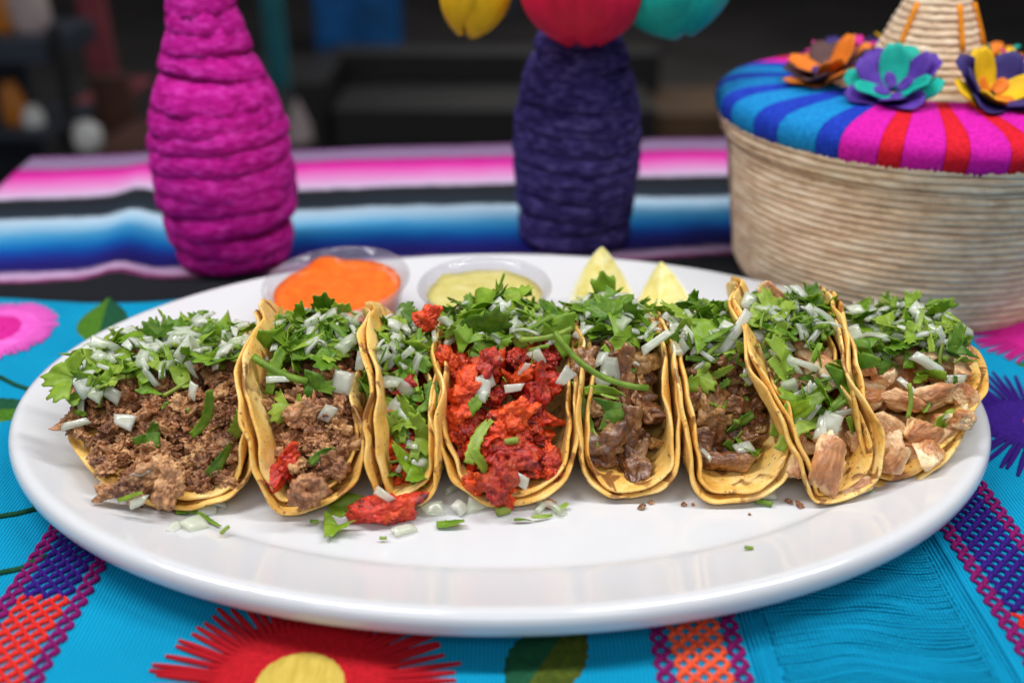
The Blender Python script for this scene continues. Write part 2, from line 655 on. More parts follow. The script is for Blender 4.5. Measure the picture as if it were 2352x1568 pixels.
# loose weft threads of the open-work strip
def loose_threads():
    parts = []
    rng = random.Random(5)
    for i in range(78):
        y0 = -0.185 + i * 0.00142
        pts = []
        xa, xb = 0.0865 + rng.uniform(-0.001, 0.001), 0.1500 + rng.uniform(-0.001, 0.002)
        for k in range(25):
            x = xa + (xb - xa) * k / 24
            e = math.sin(PI * k / 24)
            y = y0 + 0.0030 * math.sin((x - 0.085) * 75 + 0.5 * nz(y0 * 40, 0, 3)) * e + 0.0032 * nz(x * 50, y0 * 70, 2) * e
            z = cloth_z(x, y) + 0.0004 + (0.0010 + 0.0011 * nz(x * 40, y0 * 260, 6)) * e
            pts.append((x, y, z))
        parts.append(tube(pts, 0.00058, 5))
    o = obj('loose_thread', mesh_of('loose_thread', *join(parts), M_TURQ), cloth_root)
    o['kind'] = 'stuff'
    # selvedge ribs either side of it
    for x0 in (0.0790, 0.0806, 0.0822, 0.0838, 0.0852, 0.1500, 0.1515, 0.1530, 0.1545, 0.1560, 0.1575):
        pts = [(x0 + 0.0002 * nz(y * 90, x0 * 700, 0), y, cloth_z(x0, y) + 0.0003) for y in np.linspace(-0.19, -0.06, 60)]
        obj('rib', mesh_of('rib', *tube(pts, 0.0005, 6), M_TURQ), cloth_root)


loose_threads()


def stitch_mesh(name, mat):
    # one satin stitch lying along +x, length 1, built to be scaled
    V, F = [], []
    n = 9
    for i in range(n):
        t = i / (n - 1)
        r = 0.5 * (0.25 + 0.75 * math.sin(PI * (0.08 + 0.84 * t)) ** 0.6)
        for k in range(6):
            a = 2 * PI * k / 6
            V.append((t, r * math.cos(a), r * math.sin(a)))
    for i in range(n - 1):
        for k in range(6):
            k2 = (k + 1) % 6
            F.append((i * 6 + k, i * 6 + k2, (i + 1) * 6 + k2, (i + 1) * 6 + k))
    F.append(tuple(range(5, -1, -1)))
    F.append(tuple((n - 1) * 6 + k for k in range(6)))
    return mesh_of(name, V, F, mat)


def disc_mesh(name, cx, cy, r, mat, z=0.0009, wob=0.04, dome=0.0006, sy=1.0, seed=0):
    V, F = [(cx, cy, cloth_z(cx, cy) + z + dome)], []
    ns, nr = 48, 5
    for j in range(1, nr + 1):
        for i in range(ns):
            a = 2 * PI * i / ns
            rr = r * j / nr * (1 + wob * nz(3 * math.cos(a), 3 * math.sin(a), seed) + (wob * 0.6 * (i % 2) if j == nr else 0))
            x, y = cx + rr * math.cos(a), cy + rr * math.sin(a) * sy
            V.append((x, y, cloth_z(x, y) + z + dome * (1 - (j / nr) ** 2) - (z * 0.9 if j == nr else 0)))
    for i in range(ns):
        F.append((0, 1 + i, 1 + (i + 1) % ns))
    for j in range(nr - 1):
        for i in range(ns):
            i2 = (i + 1) % ns
            F.append((1 + j * ns + i, 1 + (j + 1) * ns + i, 1 + (j + 1) * ns + i2, 1 + j * ns + i2))
    return mesh_of(name, V, F, mat)


def embroidered_flower(cx, cy, rin, rout, rc, mpet, mcen, n=56, seed=1, sub=True):
    rng = random.Random(seed)
    fl = obj('embroidered_flower', disc_mesh('embroidered_flower', cx, cy, rin, mpet, seed=seed), cloth_root)
    st = stitch_mesh('stitch', mpet)
    for i in range(n):
        a = 2 * PI * (i + rng.uniform(-0.2, 0.2)) / n
        L = rout * (1 + 0.08 * nz(i * 0.9, seed, 0) + rng.uniform(-0.04, 0.04))
        r0 = rin * 0.80
        x, y = cx + r0 * math.cos(a), cy + r0 * math.sin(a)
        obj('stitch', st, fl, (x, y, cloth_z(x, y) + 0.0007), (0, R_(1.0), a + rng.uniform(-0.06, 0.06)), (L - r0, 0.0022, 0.0018))
    if mcen:
        obj('flower_centre', disc_mesh('flower_centre', cx, cy, rc, mcen, z=0.0020, seed=seed + 3), fl)


T_CRIM = yarn('crimson_thread', (0.34, 0.003, 0.010), (0.52, 0.008, 0.018), 600)
T_YEL = yarn('mustard_thread', (0.46, 0.34, 0.05), (0.64, 0.48, 0.10), 600, (1, 0.15, 1))
T_PINK = yarn('pink_thread', (0.62, 0.06, 0.42), (0.82, 0.16, 0.62), 400, (0.2, 1, 1))
T_MAG = yarn('magenta_thread', (0.48, 0.006, 0.19), (0.66, 0.02, 0.32), 500)
T_LILAC = yarn('lilac_thread', (0.30, 0.02, 0.34), (0.46, 0.05, 0.52), 500)
T_DKG = yarn('dark_green_thread', (0.004, 0.050, 0.024), (0.010, 0.085, 0.034), 500)
T_GRN = yarn('green_thread', (0.035, 0.115, 0.006), (0.075, 0.20, 0.012), 500)
T_OLV = yarn('olive_thread', (0.030, 0.050, 0.004), (0.075, 0.100, 0.008), 500)

embroidered_flower(-0.0585, -0.1505, 0.0300, 0.0460, 0.0150, T_CRIM, T_YEL, 84, 1)
embroidered_flower(0.2285, -0.0020, 0.022, 0.0440, 0.0042, T_NAVY, T_RED, 60, 2)
embroidered_flower(0.2750, 0.0830, 0.026, 0.0400, 0.009, T_MAG, T_YEL, 60, 3)
embroidered_flower(-0.2600, 0.0860, 0.0270, 0.0315, 0.016, T_PINK, T_MAG, 70, 4)
embroidered_flower(-0.1480, 0.1170, 0.010, 0.0180, 0.004, T_LILAC, T_MAG, 40, 5)


def leaf_half(cx, cy, L, W, ang, side, mat):
    V, F = [], []
    n = 22
    ca, sa = math.cos(ang), math.sin(ang)
    for i in range(n + 1):
        t = i / n
        w = W * math.sin(PI * t ** 0.85) * side
        for k in range(4):
            u, q = (t - 0.5) * L, w * k / 3 * (1 + (0.06 * (i % 2) if k == 3 else 0))
            x, y = cx + u * ca - q * sa, cy + u * sa + q * ca
            V.append((x, y, cloth_z(x, y) + (0.0008 if k < 3 else -0.0002) + 0.0003 * (k == 1)))
    for i in range(n):
        for k in range(3):
            q = (i * 4 + k, (i + 1) * 4 + k, (i + 1) * 4 + k + 1, i * 4 + k + 1)
            F.append(q if side > 0 else q[::-1])
    return obj('embroidered_leaf', mesh_of('embroidered_leaf', V, F, mat), cloth_root)


for (cx, cy, L, W, ang, ma, mb) in ((0.0165, -0.1365, 0.046, 0.0125, R_(62), T_DKG, T_OLV), (-0.2080, 0.0990, 0.050, 0.013, R_(102), T_GRN, T_DKG),
                                    (-0.2240, 0.0100, 0.050, 0.012, R_(5), T_DKG, T_GRN), (0.262, 0.050, 0.030, 0.006, R_(-12), T_DKG, T_GRN)):
    leaf_half(cx, cy, L, W, ang, 1, ma)
    leaf_half(cx, cy, L, W, ang, -1, mb)
for pts in ([(0, 868), (40, 888), (85, 902), (140, 900)], [(0, 1188), (40, 1182), (90, 1170)], [(0, 1318), (50, 1308), (70, 1296), (110, 1280)]):
    w = [onz(a, b, 0.002) for a, b in pts]
    w = [(q[0], q[1], cloth_z(q[0], q[1]) + 0.0004) for q in w]
    obj('embroidered_stem', mesh_of('embroidered_stem', *tube(w, 0.0011, 6), T_DKG), cloth_root)

# ================================================================== PLATTER
PA, PB = 0.200, 0.1455
PZ = 0.0030                     # foot stands on the cloth
WELL = PZ + 0.0085


def platter():
    prof = [(0.200, 0.0085), (0.12, 0.0085), (0.060, 0.0085), (0.0400, 0.0085), (0.0370, 0.0086), (0.0350, 0.0090), (0.0335, 0.0098), (0.0320, 0.0105), (0.030, 0.0110),
            (0.022, 0.0133), (0.014, 0.0160), (0.0075, 0.0185), (0.0055, 0.0193), (0.0040, 0.0196), (0.0025, 0.0194), (0.0012, 0.0186), (0.0003, 0.0170),
            (0.0, 0.0150), (0.0003, 0.0128), (0.0015, 0.0108), (0.0035, 0.0095), (0.007, 0.0085),
            (0.015, 0.0072), (0.028, 0.0050), (0.038, 0.0030), (0.041, 0.0008), (0.043, 0.0), (0.046, 0.0), (0.048, 0.0014), (0.06, 0.0022), (0.12, 0.0022), (0.200, 0.0022)]
    seg = 200
    V, F = [], []
    for d, z in prof:
        for i in range(seg):
            a = 2 * PI * i / seg
            if d >= 0.12:
                k = (0.2 - d) / 0.08 * (1 - 0.12 / 0.148 * 0.999)
                ax, by = (PA - 0.06) * k / 0.19 * 0.5, (PB - 0.06) * k / 0.19 * 0.5
            else:
                ax, by = PA - d, PB - d
            if d >= 0.2 - 1e-9:
                ax = by = 1e-5
            V.append((ax * math.cos(a), by * math.sin(a), z))
    for j in range(len(prof) - 1):
        for i in range(seg):
            i2 = (i + 1) % seg
            F.append((j * seg + i, (j + 1) * seg + i, (j + 1) * seg + i2, j * seg + i2))
    o = obj('oval_platter', mesh_of('oval_platter', V, F, M_PLATE), None, (0, 0.0022, PZ))
    md = o.modifiers.new('sub', 'SUBSURF')
    md.levels = md.render_levels = 1
    tag(o, 'glossy white oval platter holding the row of tacos', 'platter')


platter()

# ================================================================== FOOD MESH LIBRARY
def ico(sub):
    bm = bmesh.new()
    bmesh.ops.create_icosphere(bm, subdivisions=sub, radius=1.0)
    bm.verts.ensure_lookup_table()
    V = np.array([v.co[:] for v in bm.verts])
    F = [tuple(v.index for v in f.verts) for f in bm.faces]
    bm.free()
    V /= np.linalg.norm(V, axis=1)[:, None]
    return V, F


ICO5, ICO4 = ico(5), ico(4)


def chunk(name, seed, dims, mat, planes=9, k=9.0, lump=(0.22, 1.7), fine=(0.07, 6.0), fiber=1.0, bend=0.0, base=ICO5):
    """irregular bite: soft polyhedron, lumps, fine relief; dims = full size in metres"""
    rng = np.random.default_rng(seed)
    D, F = base
    N = rng.normal(size=(planes, 3))
    N /= np.linalg.norm(N, axis=1)[:, None]
    dist = rng.uniform(0.72, 1.0, planes)
    q = np.maximum(D @ N.T, 0) / dist
    r = (np.sum(q ** k, axis=1) + 0.6 ** k) ** (-1.0 / k)
    r = np.minimum(r, 1.5)
    P = D * r[:, None]
    P /= np.abs(P).max(axis=0)
    P = np.sign(P) * np.abs(P) ** (0.82 if k < 20 else 0.94)    # blunt the ends
    o = rng.uniform(-50, 50, 3)
    la, lf = lump
    fa, ff = fine
    out = []
    asp = np.array(dims) / (np.prod(dims) ** (1 / 3))
    for p0, d in zip(P, D):
        s = p0 * asp                             # grain keeps its real proportions on long pieces
        a = la * noise.noise(Vector((s[0] * lf + o[0], s[1] * lf + o[1], s[2] * lf + o[2])))
        f1 = noise.voronoi(Vector((s[0] * ff * fiber + o[2], s[1] * ff + o[0], s[2] * ff + o[1])))[0][0]
        f2 = noise.voronoi(Vector((s[0] * ff * 2.3 * fiber + o[1], s[1] * ff * 2.3 + o[2], s[2] * ff * 2.3 + o[0])))[0][0]
        b = fa * (0.45 - f1 * f1 * 1.6) + fa * 0.45 * (0.4 - f2 * f2 * 1.6)
        b += fa * 0.45 * noise.noise(Vector((s[0] * ff * 2.6 + o[1], s[1] * ff * 2.6, s[2] * ff * 2.6 + o[0])))
        out.append(p0 * (1 + a) + d * b / (asp ** 0.6))
    P = np.array(out) * (np.array(dims) / 2)
    if bend:
        P[:, 2] += bend * (P[:, 0] / (dims[0] / 2)) ** 2 * dims[0] / 2
        P[:, 2] -= P[:, 2].mean()
    return mesh_of(name, P, F, mat)


rng0 = random.Random(11)
LIB = {}
LIB['beef_shred'] = [chunk('beef_shred', 100 + i, (L, L * rng0.uniform(0.5, 0.75), L * rng0.uniform(0.40, 0.55)), M_SHRED, 13, 8, (0.60, 1.6), (0.40, 2.6), 0.8,
                           rng0.uniform(-0.3, 0.35), ICO5) for i, L in enumerate((0.006, 0.007, 0.008, 0.009, 0.010, 0.0115, 0.013, 0.015, 0.0085, 0.0105, 0.017, 0.0095))]
LIB['pork_chunk'] = [chunk('pork_chunk', 200 + i, (L, L * rng0.uniform(0.55, 0.8), L * rng0.uniform(0.5, 0.65)), M_PORK, 13, 7, (0.50, 1.5), (0.24, 3.4), 1.0,
                           rng0.uniform(-0.35, 0.35), ICO5) for i, L in enumerate((0.009, 0.011, 0.012, 0.014, 0.015, 0.017, 0.019, 0.021, 0.013, 0.016))]
LIB['beef_chunk'] = [chunk('beef_chunk', 300 + i, (L, L * rng0.uniform(0.55, 0.85), L * rng0.uniform(0.45, 0.65)), M_BEEF, 13, 8, (0.50, 1.5), (0.13, 2.4), 0.9,
                           rng0.uniform(-0.3, 0.3), ICO5) for i, L in enumerate((0.010, 0.012, 0.014, 0.015, 0.017, 0.019, 0.022, 0.013, 0.016))]
LIB['chicken_chunk'] = [chunk('chicken_chunk', 400 + i, (L, L * rng0.uniform(0.6, 0.8), L * rng0.uniform(0.5, 0.7)), M_CHICK, 9, 26, (0.20, 1.2), (0.085, 3.0), 0.4,
                              rng0.uniform(-0.2, 0.25), ICO5) for i, L in enumerate((0.012, 0.014, 0.016, 0.017, 0.019, 0.021, 0.024, 0.015, 0.018))]


def onion_mesh(seed):
    r = random.Random(seed)
    L = r.uniform(0.0058, 0.0105)
    W = r.uniform(0.0048, 0.0078)
    q = r.random()
    if q < 0.25:
        L *= 1.3
        W *= 0.6
    elif q > 0.85:
        L *= 1.15
        W *= 1.15
    T = r.uniform(0.0011, 0.0021)
    cor = [(-L / 2 * r.uniform(0.7, 1.1), -W / 2 * r.uniform(0.3, 1.15)), (L / 2 * r.uniform(0.5, 1.2), -W / 2 * r.uniform(0.0, 1.15)),
           (L / 2 * r.uniform(0.7, 1.1), W / 2 * r.uniform(0.3, 1.15)), (-L / 2 * r.uniform(0.5, 1.2), W / 2 * r.uniform(0.0, 1.15))]
    cv = r.uniform(0.006, 0.015)
    n = 7
    V, F = [], []
    idx = {}
    for lay, zs in ((0, 1), (1, -1)):
        for j in range(n):
            for i in range(n):
                a, b = i / (n - 1), j / (n - 1)
                x = (1 - b) * ((1 - a) * cor[0][0] + a * cor[1][0]) + b * ((1 - a) * cor[3][0] + a * cor[2][0])
                y = (1 - b) * ((1 - a) * cor[0][1] + a * cor[1][1]) + b * ((1 - a) * cor[3][1] + a * cor[2][1])
                edge = i in (0, n - 1) or j in (0, n - 1)
                sh = 0.96 if edge else 1.0
                z = -(x * x * 0.4 + y * y) / (2 * cv) * 1.6 + zs * T / 2 * (0.72 if edge else 1.0)
                z += 0.0004 * nz(x * 300, y * 300, seed)
                idx[lay, i, j] = len(V)
                V.append((x * sh + 0.0003 * nz(y * 500, seed, 1), y * sh, z))
    for j in range(n - 1):
        for i in range(n - 1):
            F.append((idx[0, i, j], idx[0, i + 1, j], idx[0, i + 1, j + 1], idx[0, i, j + 1]))
            F.append((idx[1, i, j], idx[1, i, j + 1], idx[1, i + 1, j + 1], idx[1, i + 1, j]))
    ring = [(i, 0) for i in range(n)] + [(n - 1, j) for j in range(1, n)] + [(i, n - 1) for i in range(n - 2, -1, -1)] + [(0, j) for j in range(n - 2, 0, -1)]
    for q in range(len(ring)):
        a, b = ring[q], ring[(q + 1) % len(ring)]
        F.append((idx[0, a[0], a[1]], idx[1, a[0], a[1]], idx[1, b[0], b[1]], idx[0, b[0], b[1]]))
    return mesh_of('onion_piece', V, F, M_ONION)


LIB['onion_piece'] = [onion_mesh(i) for i in range(16)]


def thicken(V, F, t):
    """give a sheet a real thickness"""
    me = bpy.data.meshes.new('tmp')
    me.from_pydata(V, [], F)
    bm = bmesh.new()
    bm.from_mesh(me)
    bmesh.ops.recalc_face_normals(bm, faces=bm.faces)
    bmesh.ops.solidify(bm, geom=bm.faces[:], thickness=t)
    V = [v.co[:] for v in bm.verts]
    F = [tuple(v.index for v in f.verts) for f in bm.faces]
    bm.free()
    bpy.data.meshes.remove(me)
    return V, F


def add_vein(me, vals):
    a = me.attributes.new('vein', 'FLOAT', 'POINT')
    a.data.foreach_set('value', np.array(vals, dtype=np.float32))


def leaf_mesh(seed):
    """lobed, toothed coriander leaflet, cupped and folded"""
    r = random.Random(seed)
    L = r.uniform(0.0060, 0.0125)
    ns, nr = 44, 6
    span = R_(r.uniform(95, 125))
    lobes = r.choice((1.5, 2.0, 2.5))
    V, F, val = [(0, 0, 0)], [], [1.0]
    cut = r.uniform(-0.3, 1.2)
    ca = r.uniform(-1.5, 1.5)
    cb, cut2 = ca + r.choice((-1, 1)) * r.uniform(1.2, 2.2), r.uniform(0.3, 0.6)
    fold, curl, tw = r.uniform(-0.55, 0.55), r.uniform(-55, 65), r.uniform(-0.5, 0.5)
    P = {}
    for i in range(ns + 1):
        th = -span + 2 * span * i / ns
        lob = abs(math.cos(lobes * th)) ** 0.55
        R = L * (0.52 + 0.48 * lob) * (1 - 0.25 * (abs(th) / span) ** 2)
        R *= 1 + (0.10 if i % 4 in (0, 1) else -0.07)
        # one straight knife cut through the leaf
        dc = math.cos(th - ca)
        if dc > 0.2:
            R = min(R, max(0.25 * L, (0.48 + 0.25 * cut) * L / dc))
        dc = math.cos(th - cb)
        if dc > 0.2 and seed % 3:
            R = min(R, max(0.22 * L, cut2 * L / dc))
        vein = max(0.0, 1 - abs(math.sin(lobes * th)) * 7)
        for j in range(1, nr + 1):
            q = R * j / nr
            x, y = q * math.sin(th), q * math.cos(th)
            z = fold * abs(x) + 0.0006 * math.sin(th * lobes * 2 + seed) * (j / nr) + 0.0008 * nz(x * 260, y * 260, seed)
            ang = curl * y
            if abs(curl) > 5:
                y2 = math.sin(ang) / curl * math.cos(0) - z * math.sin(ang)
                z = (1 - math.cos(ang)) / curl + z * math.cos(ang)
                y = y2
            z += tw * x * y * 60
            P[i, j] = len(V)
            V.append((x, y, z))
            val.append(vein * (1 - 0.5 * j / nr))
    for i in range(ns):
        F.append((0, P[i + 1, 1], P[i, 1]))
        for j in range(1, nr):
            F.append((P[i, j], P[i + 1, j], P[i + 1, j + 1], P[i, j + 1]))
    n0 = len(V)
    V2, F2 = thicken(V, F, 0.00028)
    me = mesh_of('cilantro_leaf', V2, F2, M_LEAF)
    add_vein(me, (val + val)[:len(V2)] if len(V2) >= n0 else val[:len(V2)])
    return me


def ribbon_mesh(seed, L=None, W=None, hook=0.0):
    """knife-cut strip of leaf, curling"""
    r = random.Random(seed)
    L = L or r.uniform(0.008, 0.018)
    W = W or r.uniform(0.0016, 0.0036)
    n, nw = 18, 4
    V, F, val = [], [], []
    ph = r.uniform(0, 6)
    k1, k2 = r.uniform(-95, 95), r.uniform(-60, 60)
    tw = r.uniform(-1.4, 1.4)
    p = Vector((0, 0, 0))
    a, b = 0.0, 0.0
    for i in range(n + 1):
        t = i / n
        ds = L / n
        a += k1 * ds * math.sin(PI * t + ph * 0.3) + hook * ds * (1 if 0.38 < t < 0.55 else 0)
        b += k2 * 1.6 * ds * math.cos(1.4 * t + 0.3 * ph)
        d = Vector((math.cos(a) * math.cos(b), math.sin(b), math.sin(a) * math.cos(b)))
        p = p + d * ds
        w = W * (0.45 + 0.55 * math.sin(PI * min(1, 0.12 + t * 0.82)) ** 0.5) * (1 + 0.25 * nz(t * 9, seed, 0))
        rl = tw * t
        sd = Vector((0, 1, 0)) * math.cos(rl) + Vector((0, 0, 1)) * math.sin(rl)
        sd = (sd - d * sd.dot(d)).normalized()
        nr = d.cross(sd)
        for k in range(nw + 1):
            q = k / nw - 0.5
            tooth = 1 + (0.22 if (i % 3 == 0 and k in (0, nw)) else 0)
            V.append(p + sd * (q * w * tooth) + nr * (0.35 * w * q * q))
            val.append(1.0 if k == 2 else 0.0)
    for i in range(n):
        for k in range(nw):
            F.append((i * (nw + 1) + k, (i + 1) * (nw + 1) + k, (i + 1) * (nw + 1) + k + 1, i * (nw + 1) + k + 1))
    c = sum((Vector(v) for v in V), Vector()) / len(V)
    V = [tuple(Vector(v) - c) for v in V]
    V2, F2 = thicken(V, F, 0.00030)
    me = mesh_of('cilantro_strip', V2, F2, M_LEAF)
    add_vein(me, (val + val)[:len(V2)])
    return me


def stem_mesh(seed, L=None, r0=None):
    r = random.Random(seed)
    L = L or r.uniform(0.004, 0.011)
    r0 = r0 or r.uniform(0.0006, 0.0011)
    k = r.uniform(-40, 40)
    pts = []
    for i in range(9):
        t = (i / 8 - 0.5) * L
        pts.append((t, k * t * t, 0.0003 * nz(t * 300, seed, 0)))
    V, F = tube(pts, [r0 * (1 + 0.12 * nz(i, seed, 2)) for i in range(9)], 8)
    me = mesh_of('cilantro_stem', V, F, M_STEM)
    add_vein(me, [0.0] * len(V))
    return me


LIB['cilantro_leaf'] = [leaf_mesh(500 + i) for i in range(26)]
LIB['cilantro_strip'] = [ribbon_mesh(600 + i) for i in range(20)]
LIB['cilantro_stem'] = [stem_mesh(700 + i) for i in range(8)]


def put(kind, parent, loc, rot, rng=None, scale=1.0, variant=None):
    lib = LIB[kind]
    me = lib[variant] if variant is not None else rng.choice(lib)
    return obj(kind, me, parent, loc, rot, scale)


# ================================================================== TACOS
TR = 0.0570
LAYT = 0.0018


class Taco:
    """a folded disc: the fold runs along local y, walls rise left and right"""

    def __init__(self, x0, y0, rz, xl, lt, xr, rt, rad, seed, label, zoff=0.0, rs=1.0):
        self.rs = rs
        self.root = thing('taco', label, 'taco', (x0, y0, WELL + zoff), rz, 'tacos in a row on the platter')
        self.rz, self.seed = rz, seed
        self.x0, self.y0, self.z0 = x0, y0, WELL + zoff
        self.side = {}
        n = 120
        ts = np.linspace(0, TR * 1.3, n)
        for sg, want, th in ((-1, x0 - xl, R_(lt)), (1, xr - x0, R_(rt))):
            if th < R_(50):                        # side lying open: a long gentle bend
                b, rad = 0.003, 0.024
            else:
                b, lo, hi = 0.0012, 0.004, 0.032
                u = np.linspace(0, 1.0, 60)
                ph = th * (u * 0.35 + 0.65 * u * u * (3 - 2 * u))
                for _ in range(30):
                    rad = (lo + hi) / 2
                    hx, hz = np.cumsum(np.cos(ph)) * rad * th / 60, np.cumsum(np.sin(ph)) * rad * th / 60
                    if hz[-1] > 0.030:
                        q = np.interp(0.030, hz, hx)
                    else:
                        q = hx[-1] + (0.030 - hz[-1]) / math.tan(th)
                    if q + b > want:
                        hi = rad
                    else:
                        lo = rad
            phi = np.clip((ts - b) / (rad * th), 0, 1)
            phi = th * (phi * 0.35 + 0.65 * phi * phi * (3 - 2 * phi))
            dx, dz = np.cos(phi), np.sin(phi)
            h = ts[1] - ts[0]
            x = np.concatenate([[0], np.cumsum((dx[1:] + dx[:-1]) / 2 * h)])
            z = np.concatenate([[0], np.cumsum((dz[1:] + dz[:-1]) / 2 * h)])
            self.side[sg] = dict(t=ts, x=x * sg, z=z, phi=phi, th=th)
        self.rng = random.Random(seed)
        for lay in (0, 1):
            self.tortilla(lay)

    def pt(self, s, t, d):
        sg = 1 if t >= 0 else -1
        S = self.side[sg]
        a = abs(t)
        x, z, ph = np.interp(a, S['t'], S['x']), np.interp(a, S['t'], S['z']), np.interp(a, S['t'], S['phi'])
        return (x - sg * math.sin(ph) * d, s, z + math.cos(ph) * d)

    def tortilla(self, lay):
        r = random.Random(self.seed * 7 + lay)
        sh, tsh = (0.0, 0.0) if lay == 0 else (r.uniform(0.000, 0.0035), r.uniform(-0.003, 0.003))
        rad = TR * self.rs * (1.0 if lay == 0 else r.uniform(0.965, 1.0))
        nr, ns = 22, 110
        surf = {}
        V, F = [], []
        sd = self.seed * 3.7
        for half in (0, 1):
            for j in range(nr + 1):
                for i in range(ns if j else 1):
                    a = 2 * PI * i / ns
                    rr = rad * (j / nr) ** 0.85 * (1 + 0.022 * nz(2 * math.cos(a) + sd, 2 * math.sin(a), lay * 5) + 0.012 * nz(9 * math.cos(a) + sd, 9 * math.sin(a), lay * 5) + 0.006 * nz(30 * math.cos(a) + sd, 30 * math.sin(a), lay * 5))
                    s, t = rr * math.sin(a) + sh, rr * math.cos(a) + tsh
                    e = ss(0.010, 0.050, abs(t))
                    w = 0.0050 * e * nz(s * 36 + sd, (5 if t > 0 else -5) + lay * 0.15, abs(t) * 14)
                    w += 0.0006 * ss(0.8, 1.0, rr / rad) * nz(s * 260 + sd, t * 260, lay * 3.0)
                    w += 0.0020 * ss(0.62, 1.0, rr / rad) * nz(s * 95, t * 95 + sd, lay * 0.6)
                    gap = lay * (LAYT + 0.0004 + 0.0016 * ss(0.5, 1.0, rr / rad) * (0.5 + nz(s * 60, t * 60, sd + 3)))
                    gap = max(gap, lay * (LAYT + 0.0002))
                    if abs(t) < 0.02 and lay == 0:
                        w = max(w, -0.0002)
                    # the fold's ends curl up a little
                    th = LAYT * (0.5 if j < nr else 0.32)
                    d = LAYT / 2 + w + gap + (th if half == 0 else -th)
                    p = list(self.pt(s, t, d))
                    p[2] += 0.0025 * ss(0.75, 1.0, abs(s) / rad) * (0.6 + 0.8 * nz(t * 60, sd, s * 3)) * (1 - e)
                    p[0] += (0.0075 * nz(s * 17 + sd * 2.3, p[2] * 12, 4.0) + 0.003 * nz(s * 45 + sd, p[2] * 20, 9.0)) * min(1.0, p[2] / 0.045)
                    surf[half, j, i] = len(V)
                    V.append(p)
        g = lambda h, j, i: surf[h, j, (i % ns) if j else 0]
        for j in range(nr):
            for i in range(ns):
                q0 = [g(0, j, i), g(0, j + 1, i), g(0, j + 1, i + 1), g(0, j, i + 1)]
                q1 = [g(1, j, i), g(1, j, i + 1), g(1, j + 1, i + 1), g(1, j + 1, i)]
                if j == 0:
                    q0, q1 = q0[:3], [q1[0], q1[2], q1[3]]
                F.append(tuple(q0))
                F.append(tuple(q1))
        for i in range(ns):
            F.append((g(0, nr, i), g(1, nr, i), g(1, nr, i + 1), g(0, nr, i + 1)))
        o = obj('tortilla', mesh_of('tortilla', V, F, M_TORT), self.root)
        md = o.modifiers.new('sub', 'SUBSURF')
        md.levels = md.render_levels = 1

    # --- inside of the shell at height z
    def wall_x(self, sg, z, inset=0.0052):
        S = self.side[sg]
        k = int(np.argmax(S['z'])) + 1
        x = np.interp(z, S['z'][:k], S['x'][:k])
        return x - sg * inset * math.sin(min(S['th'], PI / 2))

    def floor_z(self, x):
        S = self.side[1 if x >= 0 else -1]
        if S['th'] > R_(50):
            return float(np.interp(min(abs(x), np.abs(S['x']).max()), np.maximum.accumulate(np.abs(S['x'])), S['z'])) * 0.8 + 0.0045
        return float(np.interp(abs(x), np.abs(S['x']), S['z'])) + 0.004

    def rim_x(self, sg, s):
        tm = math.sqrt(max(TR * TR - s * s, 1e-8))
        return np.interp(tm, self.side[sg]['t'], self.side[sg]['x'])

    def surf(self, lam, s, top):
        """heap surface: lam 0..1 between the walls, s along the fold -> (x, z)"""
        zc = top(s)
        zc = max(zc, 0.006)
        ends = []
        for sg in (-1, 1):
            if self.side[sg]['th'] < R_(50):
                rx = self.rim_x(sg, s) * 0.97
                ends.append((rx, self.floor_z(rx) + 0.003))
            else:
                ends.append((self.wall_x(sg, min(zc, 0.05)), zc))
        (xa, za), (xb, zb) = ends
        x = xa + (xb - xa) * lam
        if za < zc - 0.001 and x < 0:
            k = min(1, abs(x / xa))
            return x, max(zc + (za - zc) * k ** 1.15, self.floor_z(x))
        if zb < zc - 0.001 and x > 0:
            k = min(1, abs(x / xb))
            return x, max(zc + (zb - zc) * k ** 1.15, self.floor_z(x))
        return x, zc

    def fill(self, kind, size, top, s0=-0.052, s1=0.047, layers=2, scale=(0.65, 1.12), dens=0.84, skip=None):
        r = self.rng
        s = s0
        while s < s1:
            xa, _ = self.surf(0, s, top)
            xb, _ = self.surf(1, s, top)
            n = max(1, int(round((xb - xa) / (size * dens))))
            for i in range(n):
                for k in range(layers):
                    lam = np.clip((i + 0.5 + r.uniform(-0.4, 0.4)) / n, 0.02, 0.94)
                    sj = s + r.uniform(-0.4, 0.4) * size
                    x, z = self.surf(lam, sj, top)
                    fz = self.floor_z(x)
                    z = z - size * (0.28 + 0.55 * k) + r.uniform(-0.22, 0.22) * size
                    if z < fz + size * 0.12:
                        if k > 0:
                            continue
                        z = fz + size * 0.22
                    if skip and skip(x, sj, z):
                        continue
                    put(kind, self.root, (x, sj, z), (r.uniform(-0.9, 0.9), r.uniform(-0.9, 0.9), r.uniform(0, 2 * PI)), r, r.uniform(*scale))
            sl = (top(s + 0.003) - top(s - 0.003)) / 0.006
            s += size * dens * 0.9 / math.sqrt(1 + sl * sl)

